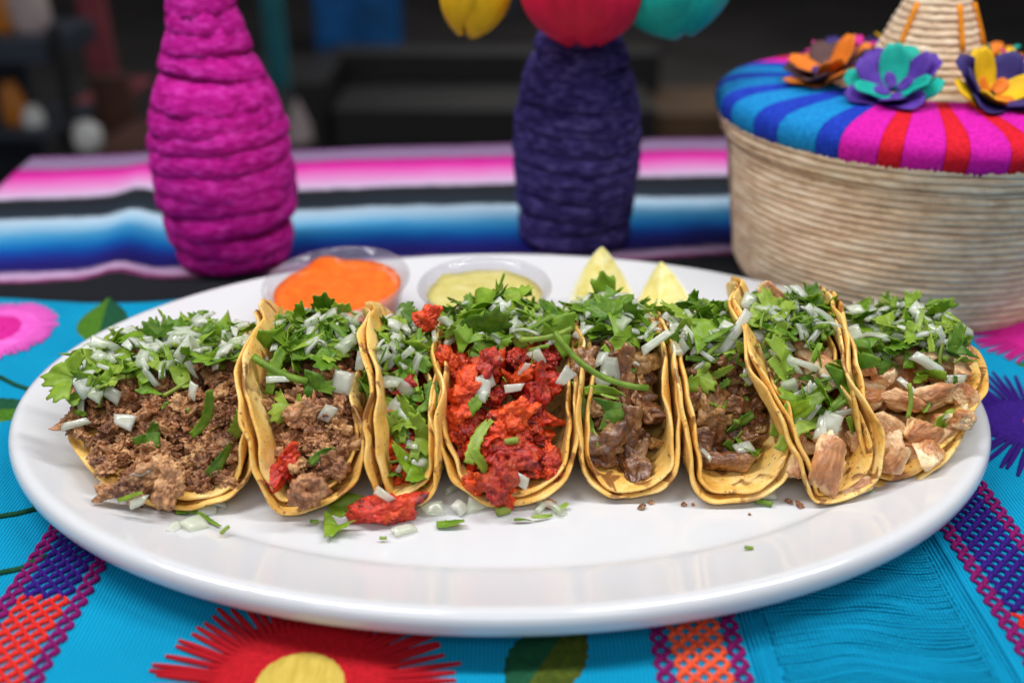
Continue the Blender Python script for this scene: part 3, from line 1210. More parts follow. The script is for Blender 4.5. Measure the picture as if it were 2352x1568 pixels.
    def topping(self, n, top, s0, s1, lam=(0.0, 1.0), lift=(0.0005, 0.0075), mix=(0.33, 0.27, 0.23, 0.17), slant=0.0):
        r = self.rng
        kinds = ('onion_piece', 'cilantro_leaf', 'cilantro_strip', 'cilantro_stem')
        for i in range(n):
            s = s0 + (s1 - s0) * ((i + r.random()) / n)
            la = r.uniform(*lam)
            s += slant * (1 - la) * (s1 - s) / (s1 - s0)
            x, z = self.surf(la, s, top)
            kind = r.choices(kinds, mix)[0]
            dz = (top(s + 0.004) - top(s - 0.004)) / 0.008
            pitch = math.atan(dz)
            z += r.uniform(*lift) + 0.003 * max(0.0, 1 - abs(2 * la - 1))
            if kind == 'onion_piece':
                z += 0.0015
                m1 = Euler((pitch * 0.8 + 0.25 + r.gauss(0, 0.45), r.gauss(0, 0.45), 0)).to_matrix() @ Matrix.Rotation(r.uniform(0, 2 * PI), 3, 'Z')
            else:
                m1 = Euler((pitch + r.gauss(0, 0.55), r.gauss(0, 0.55), 0)).to_matrix() @ Matrix.Rotation(r.uniform(0, 2 * PI), 3, 'Z')
            put(kind, self.root, (x, s, z), m1.to_euler(), r, r.uniform(0.6, 1.15) if kind == 'onion_piece' else r.choice((0.5, 0.6, 0.7, 0.85, 0.95, 1.2)))

    # world point / photo pixel -> heap surface
    def local(self, w):
        c, s = math.cos(-self.rz), math.sin(-self.rz)
        dx, dy = w[0] - self.x0, w[1] - self.y0
        return (dx * c - dy * s, dx * s + dy * c, w[2] - self.z0)

    def hit(self, px, py, top, off=0.003):
        d = ray(px, py)
        for k in np.linspace(0.22, 0.55, 900):
            L = self.local(CAM + d * k / np.linalg.norm(d))
            xa, _ = self.surf(0, np.clip(L[1], -0.054, 0.05), top)
            xb, _ = self.surf(1, np.clip(L[1], -0.054, 0.05), top)
            la = np.clip((L[0] - xa) / (xb - xa), -0.2, 1.2)
            _, z = self.surf(la, np.clip(L[1], -0.054, 0.05), top)
            if L[2] < z + off:
                return L
        return L


def heap(front, zlow, rise, ztop, back=0.010, zback=0.018):
    def top(s):
        a = ss(front, front + rise, s) * 0.5 + 0.5 * np.clip((s - front) / rise, 0, 1)
        z = zlow + (ztop - zlow) * a
        if s > back:
            z += (zback - ztop) * ss(back, 0.055, s)
        return float(z)
    return top


YC = -0.0190
T = {}
# x of the shells' outer faces 3 cm above the platter, and how far each wall leans
T[1] = Taco(-0.1150, YC - 0.004, R_(3), -0.1110, 24, -0.0925, 110, 0.0120, 1, 'spread-open taco of brown shredded beef leaning on its neighbour', 0.0005)
T[2] = Taco(-0.0760, YC - 0.006, R_(1), -0.0915, 70, -0.0515, 109, 0.0105, 2, 'upright shredded beef taco with one red meat strip inside')
T[3] = Taco(-0.0375, YC - 0.004, R_(0), -0.0505, 72, -0.0245, 106, 0.0085, 3, 'narrow red pork taco with onion and cilantro spilling down its front')
T[4] = Taco(0.0030, YC - 0.000, R_(0), -0.0235, 76, 0.0275, 93, 0.0120, 4, 'taco heaped with bright red pork under a long cilantro stem')
T[5] = Taco(0.0465, YC + 0.004, R_(0), 0.0285, 88, 0.0645, 97, 0.0105, 5, 'glossy brown beef taco pressed against the heaped red pork taco')
T[6] = Taco(0.0830, YC + 0.001, R_(0), 0.0655, 84, 0.1045, 117, 0.0120, 6, 'brown beef taco with a wide shell gaping empty at the front')
T[7] = Taco(0.1190, YC + 0.008, R_(-2), 0.1055, 66, 0.1365, 104, 0.0100, 7, 'upright chicken taco squeezed beside the gaping beef taco', 0.0, 1.12)
T[8] = Taco(0.1460, YC + 0.010, R_(-6), 0.1360, 78, 0.1500, 42, 0.0100, 8, 'spread-open chicken taco with chunks spilling onto the platter rim', 0.0006)

HP = {1: heap(-0.050, 0.009, 0.040, 0.030), 2: heap(-0.050, 0.009, 0.036, 0.037), 3: heap(-0.038, 0.008, 0.024, 0.036), 4: heap(-0.050, 0.009, 0.034, 0.040),
      5: heap(-0.042, 0.007, 0.027, 0.039), 6: heap(-0.031, 0.007, 0.017, 0.038), 7: heap(-0.052, 0.009, 0.036, 0.042), 8: heap(-0.048, 0.009, 0.034, 0.033)}
MEAT = {1: ('beef_shred', 0.0078), 2: ('beef_shred', 0.0075), 3: ('pork_chunk', 0.0105), 4: ('pork_chunk', 0.0110), 5: ('beef_chunk', 0.0115), 6: ('beef_chunk', 0.0110),
        7: ('chicken_chunk', 0.0125), 8: ('chicken_chunk', 0.0130)}
FRONT = {1: -0.049, 2: -0.048, 3: -0.040, 4: -0.049, 5: -0.041, 6: -0.031, 7: -0.049, 8: -0.048}
for k, t in T.items():
    t.fill(MEAT[k][0], MEAT[k][1], HP[k], s0=FRONT[k], s1=0.040, dens=0.70 if k == 1 else 0.84)
TOP = {1: (190, -0.006), 2: (112, -0.010), 3: (115, -0.029), 4: (125, -0.011), 5: (112, -0.008), 6: (115, -0.021), 7: (135, -0.034), 8: (155, -0.017)}
LAM = {1: (0.02, 1.0), 8: (0.0, 0.86)}
for k, t in T.items():
    n, s0 = TOP[k]
    t.topping(int(n * 0.62), HP[k], max(s0, -0.016), 0.026, (-0.10, 1.10) if k not in LAM else LAM[k], (0.003, 0.0105), (0.31, 0.31, 0.23, 0.15), slant=-0.018 if k == 1 else 0.0)
    t.topping(int(n * {1: 0.05, 3: 0.20, 6: 0.12, 7: 0.20}.get(k, 0.09)), HP[k], max(s0 - 0.022, -0.044), s0 + 0.004, (0.04, 0.96), (0.001, 0.005), (0.24, 0.26, 0.30, 0.20))
    t.topping(n, HP[k], s0, 0.032, LAM.get(k, (-0.04, 1.04)), slant=-0.022 if k == 1 else 0.0)


# ---- the pieces that stand out, each laid on the heap where the photo shows it
CR = Vector((1, 0, 0))
CU = Vector((0, math.sin(PITCH), math.cos(PITCH)))
CF = Vector((0, math.cos(PITCH), -math.sin(PITCH)))


def facing(ang, tiltx=0.0, tilty=0.0):
    """long side along a slope in the picture's upright plane, then leaned back"""
    X = CR * math.cos(R_(ang)) + CU * math.sin(R_(ang))
    Z = -CF
    Y = Z.cross(X)
    m3 = Matrix((X, Y, Z)).transposed()
    return (m3 @ Euler((tiltx, tilty, 0)).to_matrix())


def hero(k, kind, px, py, ang, me, off=0.002, tx=0.0, ty=0.0, scale=1.0):
    t = T[k]
    L = t.hit(px, py, HP[k], off)
    rot = Matrix.Rotation(-t.rz, 3, 'Z') @ facing(ang, tx, ty)
    o = obj(kind, me, t.root, L, rot.to_euler(), scale)
    return o


def pk(seed, dims, bend=0.0):
    return chunk('pork_chunk', seed, dims, M_PORK, 13, 7, (0.50, 1.7), (0.20, 3.6), 1.0, bend)


def bf(seed, dims, bend=0.0):
    return chunk('beef_chunk', seed, dims, M_BEEF, 13, 8, (0.50, 1.5), (0.11, 2.4), 0.9, bend)


def ck(seed, dims, bend=0.0):
    return chunk('chicken_chunk', seed, tuple(q * 0.86 for q in dims), M_CHICK, 9, 26, (0.20, 1.2), (0.085, 3.0), 0.35, bend)


def sb(seed, dims, bend=0.0):
    return chunk('beef_shred', seed, dims, M_SHRED, 13, 8, (0.50, 1.6), (0.32, 2.8), 0.75, bend)


def strip(seed, L, W, hook=0.0):
    return ribbon_mesh(seed, L, W, hook)


ON = LIB['onion_piece']
LF = LIB['cilantro_leaf']
# spread-open beef taco
hero(1, 'beef_shred', 372, 1085, 20, sb(901, (0.017, 0.013, 0.009)), 0.004)
hero(1, 'beef_shred', 395, 1120, 70, sb(902, (0.016, 0.010, 0.008)), 0.004)
hero(1, 'beef_shred', 300, 1120, -10, sb(903, (0.012, 0.009, 0.007)), 0.003)
hero(1, 'beef_shred', 245, 1128, 10, sb(904, (0.010, 0.007, 0.006)), 0.002)
hero(1, 'onion_piece', 312, 1090, 20, ON[2], 0.006, -0.3)
hero(1, 'onion_piece', 318, 1150, 5, ON[5], 0.004, -0.3, 0, 0.7)
hero(1, 'cilantro_strip', 300, 1140, 10, strip(911, 0.011, 0.0016), 0.005)
hero(1, 'cilantro_strip', 540, 985, 62, strip(912, 0.024, 0.0042), 0.007)
hero(1, 'cilantro_strip', 505, 1055, 40, strip(913, 0.014, 0.0040), 0.006)
hero(1, 'cilantro_strip', 470, 950, 32, strip(914, 0.022, 0.0034), 0.008)
hero(1, 'onion_piece', 165, 975, 12, ON[9], 0.005, -0.5, 0, 1.2)
hero(1, 'onion_piece', 290, 965, -5, ON[3], 0.006, -0.5, 0, 1.3)
hero(1, 'onion_piece', 440, 895, 75, ON[7], 0.008, -0.3, 0, 1.2)
hero(1, 'cilantro_leaf', 335, 995, -140, LF[4], 0.006, -0.2, 0, 0.8)
# upright beef taco
hero(2, 'pork_chunk', 652, 1068, 62, pk(921, (0.021, 0.0105, 0.0100), 0.45), 0.003, 0.2)
hero(2, 'beef_shred', 700, 1130, 15, sb(922, (0.016, 0.011, 0.009)), 0.004)
hero(2, 'beef_shred', 690, 950, 30, sb(923, (0.014, 0.010, 0.008)), 0.003)
hero(2, 'beef_shred', 760, 1065, -30, sb(924, (0.013, 0.010, 0.008)), 0.003)
hero(2, 'onion_piece', 748, 945, 62, ON[1], 0.006, -0.1, 0, 1.1)
hero(2, 'onion_piece', 785, 880, 75, ON[6], 0.005, -0.1, 0, 1.2)
hero(2, 'cilantro_strip', 740, 1045, 48, strip(925, 0.011, 0.0030), 0.007)
hero(2, 'cilantro_stem', 640, 855, -25, stem_mesh(926, 0.022, 0.0014), 0.010)
hero(2, 'onion_piece', 825, 830, 78, ON[4], 0.008, 0, 0, 1.2)
hero(2, 'onion_piece', 632, 872, 0, ON[8], 0.010, -0.2)
# narrow pork taco
hero(3, 'pork_chunk', 905, 1030, 10, pk(931, (0.014, 0.010, 0.009)), 0.002)
hero(3, 'onion_piece', 905, 940, 55, ON[10], 0.006, 0, 0, 1.25)
hero(3, 'onion_piece', 930, 890, -50, ON[11], 0.007, 0, 0, 1.1)
hero(3, 'onion_piece', 868, 825, 30, ON[0], 0.009, -0.2, 0, 1.1)
hero(3, 'onion_piece', 900, 985, 10, ON[12], 0.005, 0, 0, 1.0)
hero(3, 'cilantro_leaf', 955, 1000, -100, LF[7], 0.006, 0, 0, 1.2)
hero(3, 'cilantro_strip', 925, 970, 80, strip(932, 0.016, 0.003), 0.006)
# heaped pork taco
hero(4, 'pork_chunk', 1168, 1040, -8, pk(941, (0.0255, 0.0115, 0.0105), -0.1), 0.004)
hero(4, 'pork_chunk', 1148, 1105, 70, pk(942, (0.0165, 0.0130, 0.0100)), 0.004)
hero(4, 'pork_chunk', 1185, 950, 40, pk(943, (0.019, 0.0105, 0.010), 0.3), 0.004)
hero(4, 'pork_chunk', 1235, 905, 80, pk(944, (0.021, 0.0095, 0.009), 0.4), 0.004)
hero(4, 'pork_chunk', 1072, 900, 75, pk(945, (0.018, 0.0110, 0.010)), 0.003)
hero(4, 'pork_chunk', 1150, 990, 20, pk(946, (0.016, 0.011, 0.010)), 0.002)
hero(4, 'pork_chunk', 1115, 840, 60, pk(947, (0.014, 0.010, 0.010)), 0.003)
hero(4, 'pork_chunk', 985, 735, 45, pk(948, (0.013, 0.010, 0.009)), 0.009)
hero(4, 'onion_piece', 1180, 890, 0, ON[13], 0.008, -0.1, 0, 1.25)
hero(4, 'onion_piece', 1115, 875, -70, ON[14], 0.007, 0, 0, 1.1)
hero(4, 'onion_piece', 1300, 860, 60, ON[3], 0.009, 0, 0, 1.2)
hero(4, 'onion_piece', 1200, 1100, -25, ON[1], 0.005, 0, 0, 1.0)
hero(4, 'cilantro_strip', 1098, 1010, 72, strip(951, 0.019, 0.0042), 0.008)
hero(4, 'cilantro_strip', 1105, 1065, -40, strip(952, 0.013, 0.0034), 0.008)
hero(4, 'cilantro_strip', 1095, 925, 65, strip(953, 0.011, 0.0040), 0.008)
hero(4, 'cilantro_stem', 1175, 1012, 10, stem_mesh(954, 0.005, 0.0013), 0.009)
hero(4, 'cilantro_leaf', 1075, 790, 40, LF[3], 0.010, -0.3, 0, 1.1)
hero(4, 'cilantro_stem', 1365, 855, -31, stem_mesh(955, 0.040, 0.00115), 0.014)
hero(4, 'cilantro_stem', 1255, 775, 12, stem_mesh(956, 0.020, 0.0010), 0.014)
# glossy beef taco
hero(5, 'beef_chunk', 1390, 1015, 15, bf(961, (0.021, 0.013, 0.011)), 0.004)
hero(5, 'beef_chunk', 1440, 980, 80, bf(962, (0.017, 0.011, 0.010)), 0.003)
hero(5, 'beef_chunk', 1430, 870, 82, bf(963, (0.024, 0.0095, 0.009), 0.15), 0.004)
hero(5, 'beef_chunk', 1340, 830, 60, bf(964, (0.016, 0.011, 0.010)), 0.003)
hero(5, 'beef_chunk', 1380, 1050, 0, bf(965, (0.015, 0.008, 0.007)), 0.001)
hero(5, 'cilantro_strip', 1345, 950, -72, strip(966, 0.027, 0.0034), 0.008)
hero(5, 'cilantro_strip', 1390, 900, 10, strip(967, 0.017, 0.0036), 0.009)
hero(5, 'cilantro_leaf', 1390, 945, -80, LF[9], 0.008, 0, 0, 0.9)
hero(5, 'onion_piece', 1405, 850, 80, ON[6], 0.007, 0, 0, 1.3)
hero(5, 'onion_piece', 1500, 790, 30, ON[9], 0.012, -0.2, 0, 1.6)
# gaping beef taco
hero(6, 'beef_chunk', 1640, 945, 75, bf(971, (0.017, 0.0115, 0.010)), 0.003)
hero(6, 'beef_chunk', 1590, 1000, -15, bf(972, (0.018, 0.011, 0.010)), 0.003)
hero(6, 'beef_chunk', 1650, 1055, 0, bf(973, (0.023, 0.0095, 0.010)), 0.003)
hero(6, 'cilantro_leaf', 1575, 900, -60, LF[11], 0.007, 0, 0, 1.2)
hero(6, 'cilantro_leaf', 1600, 860, -120, LF[3], 0.009, 0, 0, 1.2)
hero(6, 'cilantro_stem', 1590, 970, -70, stem_mesh(974, 0.008, 0.0011), 0.006)
# upright chicken taco
hero(7, 'chicken_chunk', 1895, 1060, 78, ck(981, (0.030, 0.0165, 0.012)), 0.006)
hero(7, 'chicken_chunk', 1825, 1075, 60, ck(982, (0.016, 0.010, 0.010)), 0.003)
hero(7, 'chicken_chunk', 1735, 820, -55, ck(983, (0.020, 0.010, 0.010)), 0.003)
hero(7, 'chicken_chunk', 1770, 680, -30, ck(984, (0.016, 0.011, 0.010)), 0.010)
hero(7, 'cilantro_strip', 1845, 985, 75, strip(985, 0.028, 0.0045), 0.009)
hero(7, 'cilantro_leaf', 1795, 830, -80, LF[14], 0.010, -0.2, 0, 1.5)
hero(7, 'cilantro_strip', 1815, 955, 70, strip(986, 0.022, 0.0040), 0.009)
hero(7, 'onion_piece', 1690, 760, 50, ON[2], 0.012, 0, 0, 1.5)
# spread-open chicken taco
hero(8, 'chicken_chunk', 1965, 950, 80, ck(991, (0.018, 0.0125, 0.011)), 0.003)
hero(8, 'chicken_chunk', 1985, 1010, -15, ck(992, (0.017, 0.0125, 0.011)), 0.004)
hero(8, 'chicken_chunk', 2045, 985, -35, ck(993, (0.019, 0.0130, 0.011)), 0.004)
hero(8, 'chicken_chunk', 2115, 990, 30, ck(994, (0.016, 0.0145, 0.012)), 0.004)
hero(8, 'chicken_chunk', 2052, 1058, 50, ck(995, (0.016, 0.0135, 0.012)), 0.004)
hero(8, 'chicken_chunk', 2155, 1010, 40, ck(996, (0.021, 0.0085, 0.009), 0.3), 0.003)
hero(8, 'chicken_chunk', 2065, 920, -18, ck(997, (0.024, 0.0100, 0.010)), 0.004)
hero(8, 'chicken_chunk', 2160, 905, 8, ck(998, (0.022, 0.0110, 0.010)), 0.004)
hero(8, 'onion_piece', 2125, 830, -35, ON[9], 0.010, -0.4, 0, 1.7)
hero(8, 'onion_piece', 2195, 870, -3, ON[13], 0.008, -0.3, 0, 1.4)
hero(8, 'cilantro_stem', 2092, 920, 88, stem_mesh(999, 0.013, 0.0009), 0.012)
hero(8, 'cilantro_leaf', 1975, 850, 40, LF[5], 0.012, -0.3, 0, 1.6)
hero(8, 'cilantro_leaf', 2000, 800, 80, LF[15], 0.010, -0.3, 0, 1.3)


# ---- crumbs and scraps that fell on the platter: things of their own
def scrap(name, label, cat, px, py, me, rz, group, lift=0.001, rx=0.0, ry=0.0, scale=1.0):
    w = onz(px, py, WELL + lift)
    d2 = (w[0] / (PA - 0.037)) ** 2 + (w[1] / (PB - 0.037)) ** 2
    if d2 > 1:                                   # up on the sloping rim
        w = onz(px, py, WELL + lift + 0.003)
    return tag(obj(name, me, None, w, (rx, ry, rz), scale), label, cat, group)


GO, GC = 'onion scraps fallen on the platter', 'cilantro scraps fallen on the platter'
LB = 'one of the overlapping onion scraps on the platter before the spread-open beef taco'
LP = 'square-cut onion scrap, one of two before the heaped red pork taco'
for px_, py_, v_, rz_, rx_, sc_, lb in ((398, 1208, 4, 1.3, 0.3, 1.2, LB), (445, 1195, 1, 0.9, 0.4, 1.3, LB), (475, 1165, 12, 0.5, 0.3, 1.1, LB),
                                        (505, 1150, 6, 1.9, 0.6, 0.9, 'onion scrap propped against the lip of the spread-open beef taco'),
                                        (1000, 1165, 3, 0.5, 0.5, 1.3, 'large onion scrap touching the end of the fallen pork piece'), (1060, 1165, 14, 1.2, 0.7, 1.1, LP), (1100, 1158, 10, 0.2, 0.7, 1.2, LP),
                                        (1052, 1110, 2, 0.9, 0.9, 1.0, 'onion scrap wedged upright between the two red pork tacos'),
                                        (1245, 1165, 8, 1.0, 0.5, 0.9, 'small onion scrap lying beside a brown crumb, by the glossy beef taco'), (1270, 1160, 5, 2.2, 0.5, 1.1, 'onion scrap with a green strip beside it, by the glossy beef taco'),
                                        (930, 1213, 0, 0.4, 0.2, 0.9, 'lone onion scrap farther out on the platter than the fallen pork piece'),
                                        (1765, 1132, 7, 0.2, 0.25, 1.5, 'glassy onion scrap between the gaping beef taco and the upright chicken taco'),
                                        (2205, 962, 11, 0.4, 0.5, 1.0, 'onion scrap with cilantro on the platter rim beside the spread-open chicken taco')):
    scrap('onion_piece', lb, 'onion', px_, py_, ON[v_], rz_, GO, 0.0022, rx_, 0.1, sc_)
for px_, py_, me_, rz_, sc_, lb in ((455, 1165, strip(801, 0.016, 0.002), 0.2, 1, 'curled cilantro strip over the onion scraps before the spread-open beef taco'), (475, 1190, strip(802, 0.014, 0.0016), -0.6, 1, 'thin cilantro strip trailing from the onion scraps before the spread-open beef taco'),
                                    (516, 1216, stem_mesh(803, 0.004, 0.0007), 1.2, 1, 'short bit of cilantro stem alone beside the onion scraps of the beef taco'),
                                    (440, 1170, stem_mesh(804, 0.009, 0.0014), 0.2, 1, 'thick cilantro stem on the lip of the spread-open beef taco'), (755, 1160, LF[6], -1.2, 1.1, 'toothed cilantro leaf against the lip of the upright beef taco'),
                                    (776, 1205, LF[10], 2.6, 0.8, 'cut cilantro leaf flat on the platter beside the fallen pork piece'), (1035, 1202, strip(805, 0.010, 0.0036), 0.2, 1, 'broad cilantro strip before the square-cut onion scraps'),
                                    (722, 1197, stem_mesh(806, 0.003, 0.0007), 0.1, 1, 'tiny cilantro stem bit before the upright beef taco'), (880, 1235, stem_mesh(807, 0.0025, 0.0006), 0.1, 1, 'tiny cilantro stem bit beyond the lone onion scrap on the bare platter'),
                                    (1155, 1172, stem_mesh(808, 0.005, 0.0016), 0.5, 1, 'stubby cilantro stem before the heaped red pork taco'), (1245, 1185, strip(809, 0.008, 0.0014), 0.1, 1, 'narrow cilantro strip before the onion scraps by the glossy beef taco'),
                                    (1200, 1192, strip(810, 0.006, 0.0012), 0.1, 1, 'hair-thin cilantro shred on the bare platter before the heaped red pork taco'), (1290, 1165, strip(811, 0.006, 0.0020), 0.7, 1, 'small cilantro strip against the onion scrap by the glossy beef taco'),
                                    (1755, 1152, stem_mesh(812, 0.006, 0.0010), -0.2, 1, 'pale cilantro stem before the glassy onion scrap'), (1720, 1257, stem_mesh(813, 0.0028, 0.0006), 0, 1, 'lone green fleck on the bare platter, far from the tacos'),
                                    (1995, 1112, stem_mesh(814, 0.007, 0.0014), 1.4, 1, 'bright cilantro stem upright against the small fallen chicken piece'),
                                    (2225, 975, strip(815, 0.010, 0.0026), 0.5, 1, 'cilantro strip pointing out over the platter rim'), (2178, 972, strip(816, 0.010, 0.0026), -0.6, 1, 'cilantro strip between the onion scrap and chicken on the platter rim')):
    scrap('cilantro_scrap', lb, 'cilantro', px_, py_, me_, rz_, GC, 0.0016, 0.2, 0.1, sc_)
w = onz(880, 1168, WELL + 0.0055)
tag(obj('pork_piece', chunk('pork_piece', 851, (0.0290, 0.0100, 0.0095), M_PORK, 13, 7, (0.45, 1.4), (0.16, 3.6), 1.0, 0.25), None, w, facing(12, -0.35).to_euler()),
    'long red pork piece fallen onto the platter under a big onion piece', 'pork')
w = onz(885, 1120, WELL + 0.0115) + np.array([0, -0.004, 0.0])
tag(obj('onion_piece', ON[13], None, w, facing(-42, -0.15, 0.1).to_euler(), 1.25), 'big upright onion piece leaning on the fallen pork piece', 'onion')
w = onz(1962, 1122, WELL + 0.005)
tag(obj('chicken_piece', ck(852, (0.020, 0.0090, 0.009)), None, w, facing(12, -0.4).to_euler()), 'small pale chicken piece fallen in front of the chicken tacos', 'chicken')
for i, (px_, py_, d_, lb) in enumerate(((1474, 1163, 0.0030, 'larger brown crumb of the pair between the two brown beef tacos'), (1496, 1154, 0.0022, 'smaller brown crumb of the pair between the two brown beef tacos'),
                                        (1570, 1157, 0.0022, 'brown crumb beside the lip of the gaping beef taco'), (1592, 1158, 0.0014, 'speck of meat touching the lip of the gaping beef taco'),
                                        (1722, 1180, 0.0012, 'tiny meat speck on the bare platter before the gaping beef taco'), (1836, 1158, 0.0035, 'dark flat crumb before the upright chicken taco'),
                                        (1812, 1150, 0.0030, 'reddish crumb under the lip of the upright chicken taco'), (1262, 1158, 0.005, 'soft brown meat scrap beside the onion by the glossy beef taco'),
                                        (325, 1165, 0.0016, 'tiny meat speck on the lip of the spread-open beef taco'))):
    scrap('meat_crumb', lb, 'crumb', px_, py_, chunk('meat_crumb', 860 + i, (d_, d_ * 0.8, d_ * 0.7), M_SHRED, 13, 8, (0.4, 1.3), (0.2, 2.4), 1.0, 0.0, ICO4), 0.4 * i,
          'meat crumbs on the platter', d_ * 0.3)

# ================================================================== SAUCE CUPS
def clear_plastic():
    m = NT('clear_plastic')
    tr = m.n('BsdfTransparent')
    tr.inputs['Color'].default_value = (0.975, 0.975, 0.985, 1)
    gl = m.n('BsdfGlossy')
    gl.inputs['Roughness'].default_value = 0.08
    df = m.n('BsdfTranslucent')
    df.inputs['Color'].default_value = (0.86, 0.85, 0.92, 1)
    lw = m.n('LayerWeight')
    lw.inputs['Blend'].default_value = 0.5
    m1, m2 = m.n('MixShader'), m.n('MixShader')
    m1.inputs[0].default_value = 0.16
    m.l(tr.outputs[0], m1.inputs[1])
    m.l(df.outputs[0], m1.inputs[2])
    m.l(m.math('ADD', m.math('MULTIPLY', m.math('POWER', lw.outputs['Facing'], 4.0), 0.55), 0.04), m2.inputs[0])
    m.l(m1.outputs[0], m2.inputs[1])
    m.l(gl.outputs[0], m2.inputs[2])
    m.l(m2.outputs[0], m.out.inputs['Surface'])
    return m.m


M_CLEAR = clear_plastic()


def sauce_cup(x, y, z, R, tilt, fill, smat, label, name, smear):
    root = thing('sauce_cup', label, 'sauce cup', (x, y, z), 0, 'clear plastic sauce cups on the platter')
    root.rotation_euler = tilt
    H, rb = 0.0225, R * 0.78
    w = 0.0006
    prof = [(0.0005, 0.0006), (rb - 0.002, 0.0006), (rb, 0.0022), (R - 0.0028, H - 0.003), (R - 0.0022, H - 0.0016), (R - 0.0006, H - 0.0012), (R, H - 0.0002),
            (R - 0.0004, H + 0.0008), (R - 0.0016, H + 0.0009), (R - 0.0026, H), (R - 0.0036, H - 0.0028), (rb - w, 0.0028), (rb - 0.003, 0.0014), (0.0005, 0.0014)]
    obj('cup', mesh_of('cup', *lathe(prof, 72), M_CLEAR), root)
    rs = rb + (R - 0.0034 - rb) * (fill - 0.002) / (H - 0.004) - 0.0008
    V, F = [(0, 0, fill)], []
    ns, rings = 60, 6
    for j in range(1, rings + 1):
        for i in range(ns):
            a = 2 * PI * i / ns
            rr = rs * j / rings
            zz = fill + 0.0004 * nz(rr * math.cos(a) * 150, rr * math.sin(a) * 150, x * 50)
            if j == rings:
                zz += 0.0008 + smear * max(0.0, nz(math.cos(a) * 1.6 + x * 40, math.sin(a) * 1.6, 3) - 0.02)
                rr += (zz - fill) * (R - rb) / H * 0.9
            V.append((rr * math.cos(a), rr * math.sin(a), zz))
    for j in range(4):
        fz = fill * (0.85 - j * 0.25)
        q = rb + (R - 0.0034 - rb) * max(0, fz - 0.002) / (H - 0.004) - 0.0009
        for i in range(ns):
            a = 2 * PI * i / ns
            V.append((q * math.cos(a), q * math.sin(a), max(fz, 0.0018)))
    tot = rings + 4
    for i in range(ns):
        F.append((0, 1 + i, 1 + (i + 1) % ns))
    for j in range(tot - 1):
        for i in range(ns):
            i2 = (i + 1) % ns
            F.append((1 + j * ns + i, 1 + (j + 1) * ns + i, 1 + (j + 1) * ns + i2, 1 + j * ns + i2))
    obj(name, mesh_of(name, V, F, smat), root)


m = NT('orange_salsa')
v = m.coord()
m.set(color=m.ramp(m.noise(v, 180, 4), [(0.3, (0.80, 0.11, 0.006)), (0.7, (0.90, 0.19, 0.012))]), rough=0.16, sss=0.2, sssr=(1, 0.4, 0.1), ssss=0.002,
      normal=m.bump(m.noise(v, 300, 4), 0.25, 0.0006))
M_SALSA = m.m
m = NT('pale_salsa')
v = m.coord()
c = m.ramp(m.noise(v, 200, 4), [(0.3, (0.54, 0.47, 0.13)), (0.7, (0.63, 0.56, 0.19))])
c = m.mix(m.ramp(m.noise(v, 900, 2), [(0.68, (0, 0, 0)), (0.72, (1, 1, 1))]), c, (0.28, 0.24, 0.06))
m.set(color=c, rough=0.2, sss=0.2, sssr=(1, 0.8, 0.3), ssss=0.002, normal=m.bump(m.noise(v, 300, 4), 0.2, 0.0006))
M_SALSA2 = m.m
sauce_cup(-0.0795, 0.0785, WELL + 0.0022, 0.0358, (R_(5), R_(-3), 0), 0.0172, M_SALSA, 'clear plastic cup of bright orange salsa', 'salsa', 0.005)
sauce_cup(-0.0085, 0.0740, WELL + 0.0006, 0.0325, (R_(2), 0, 0), 0.0174, M_SALSA2, 'clear plastic cup of pale yellow-green salsa', 'salsa', 0.004)


# ================================================================== LEMON WEDGES
m = NT('lemon_rind')
v = m.coord()
m.set(color=m.ramp(m.noise(v, 120, 3), [(0.3, (0.74, 0.46, 0.004)), (0.7, (0.82, 0.56, 0.015))]), rough=0.32, spec=0.5, normal=m.bump(m.noise(v, 600, 2), 0.5, 0.0006))
M_RIND = m.m
m = NT('lemon_flesh')
v = m.coord()
m.set(color=m.ramp(m.noise(v, 240, 4, 0.6, 0.5), [(0.35, (0.82, 0.72, 0.16)), (0.65, (0.92, 0.87, 0.44))]), rough=0.18, sss=0.4, sssr=(1, 0.9, 0.4), ssss=0.004,
      normal=m.bump(m.noise(v, 260, 4), 0.6, 0.0012))
M_FLESH = m.m
m = NT('lemon_pith')
v = m.coord()
m.set(color=m.ramp(m.noise(v, 200, 3), [(0.3, (0.80, 0.78, 0.50)), (0.7, (0.88, 0.87, 0.68))]), rough=0.5, sss=0.2, ssss=0.002)
M_PITH = m.m


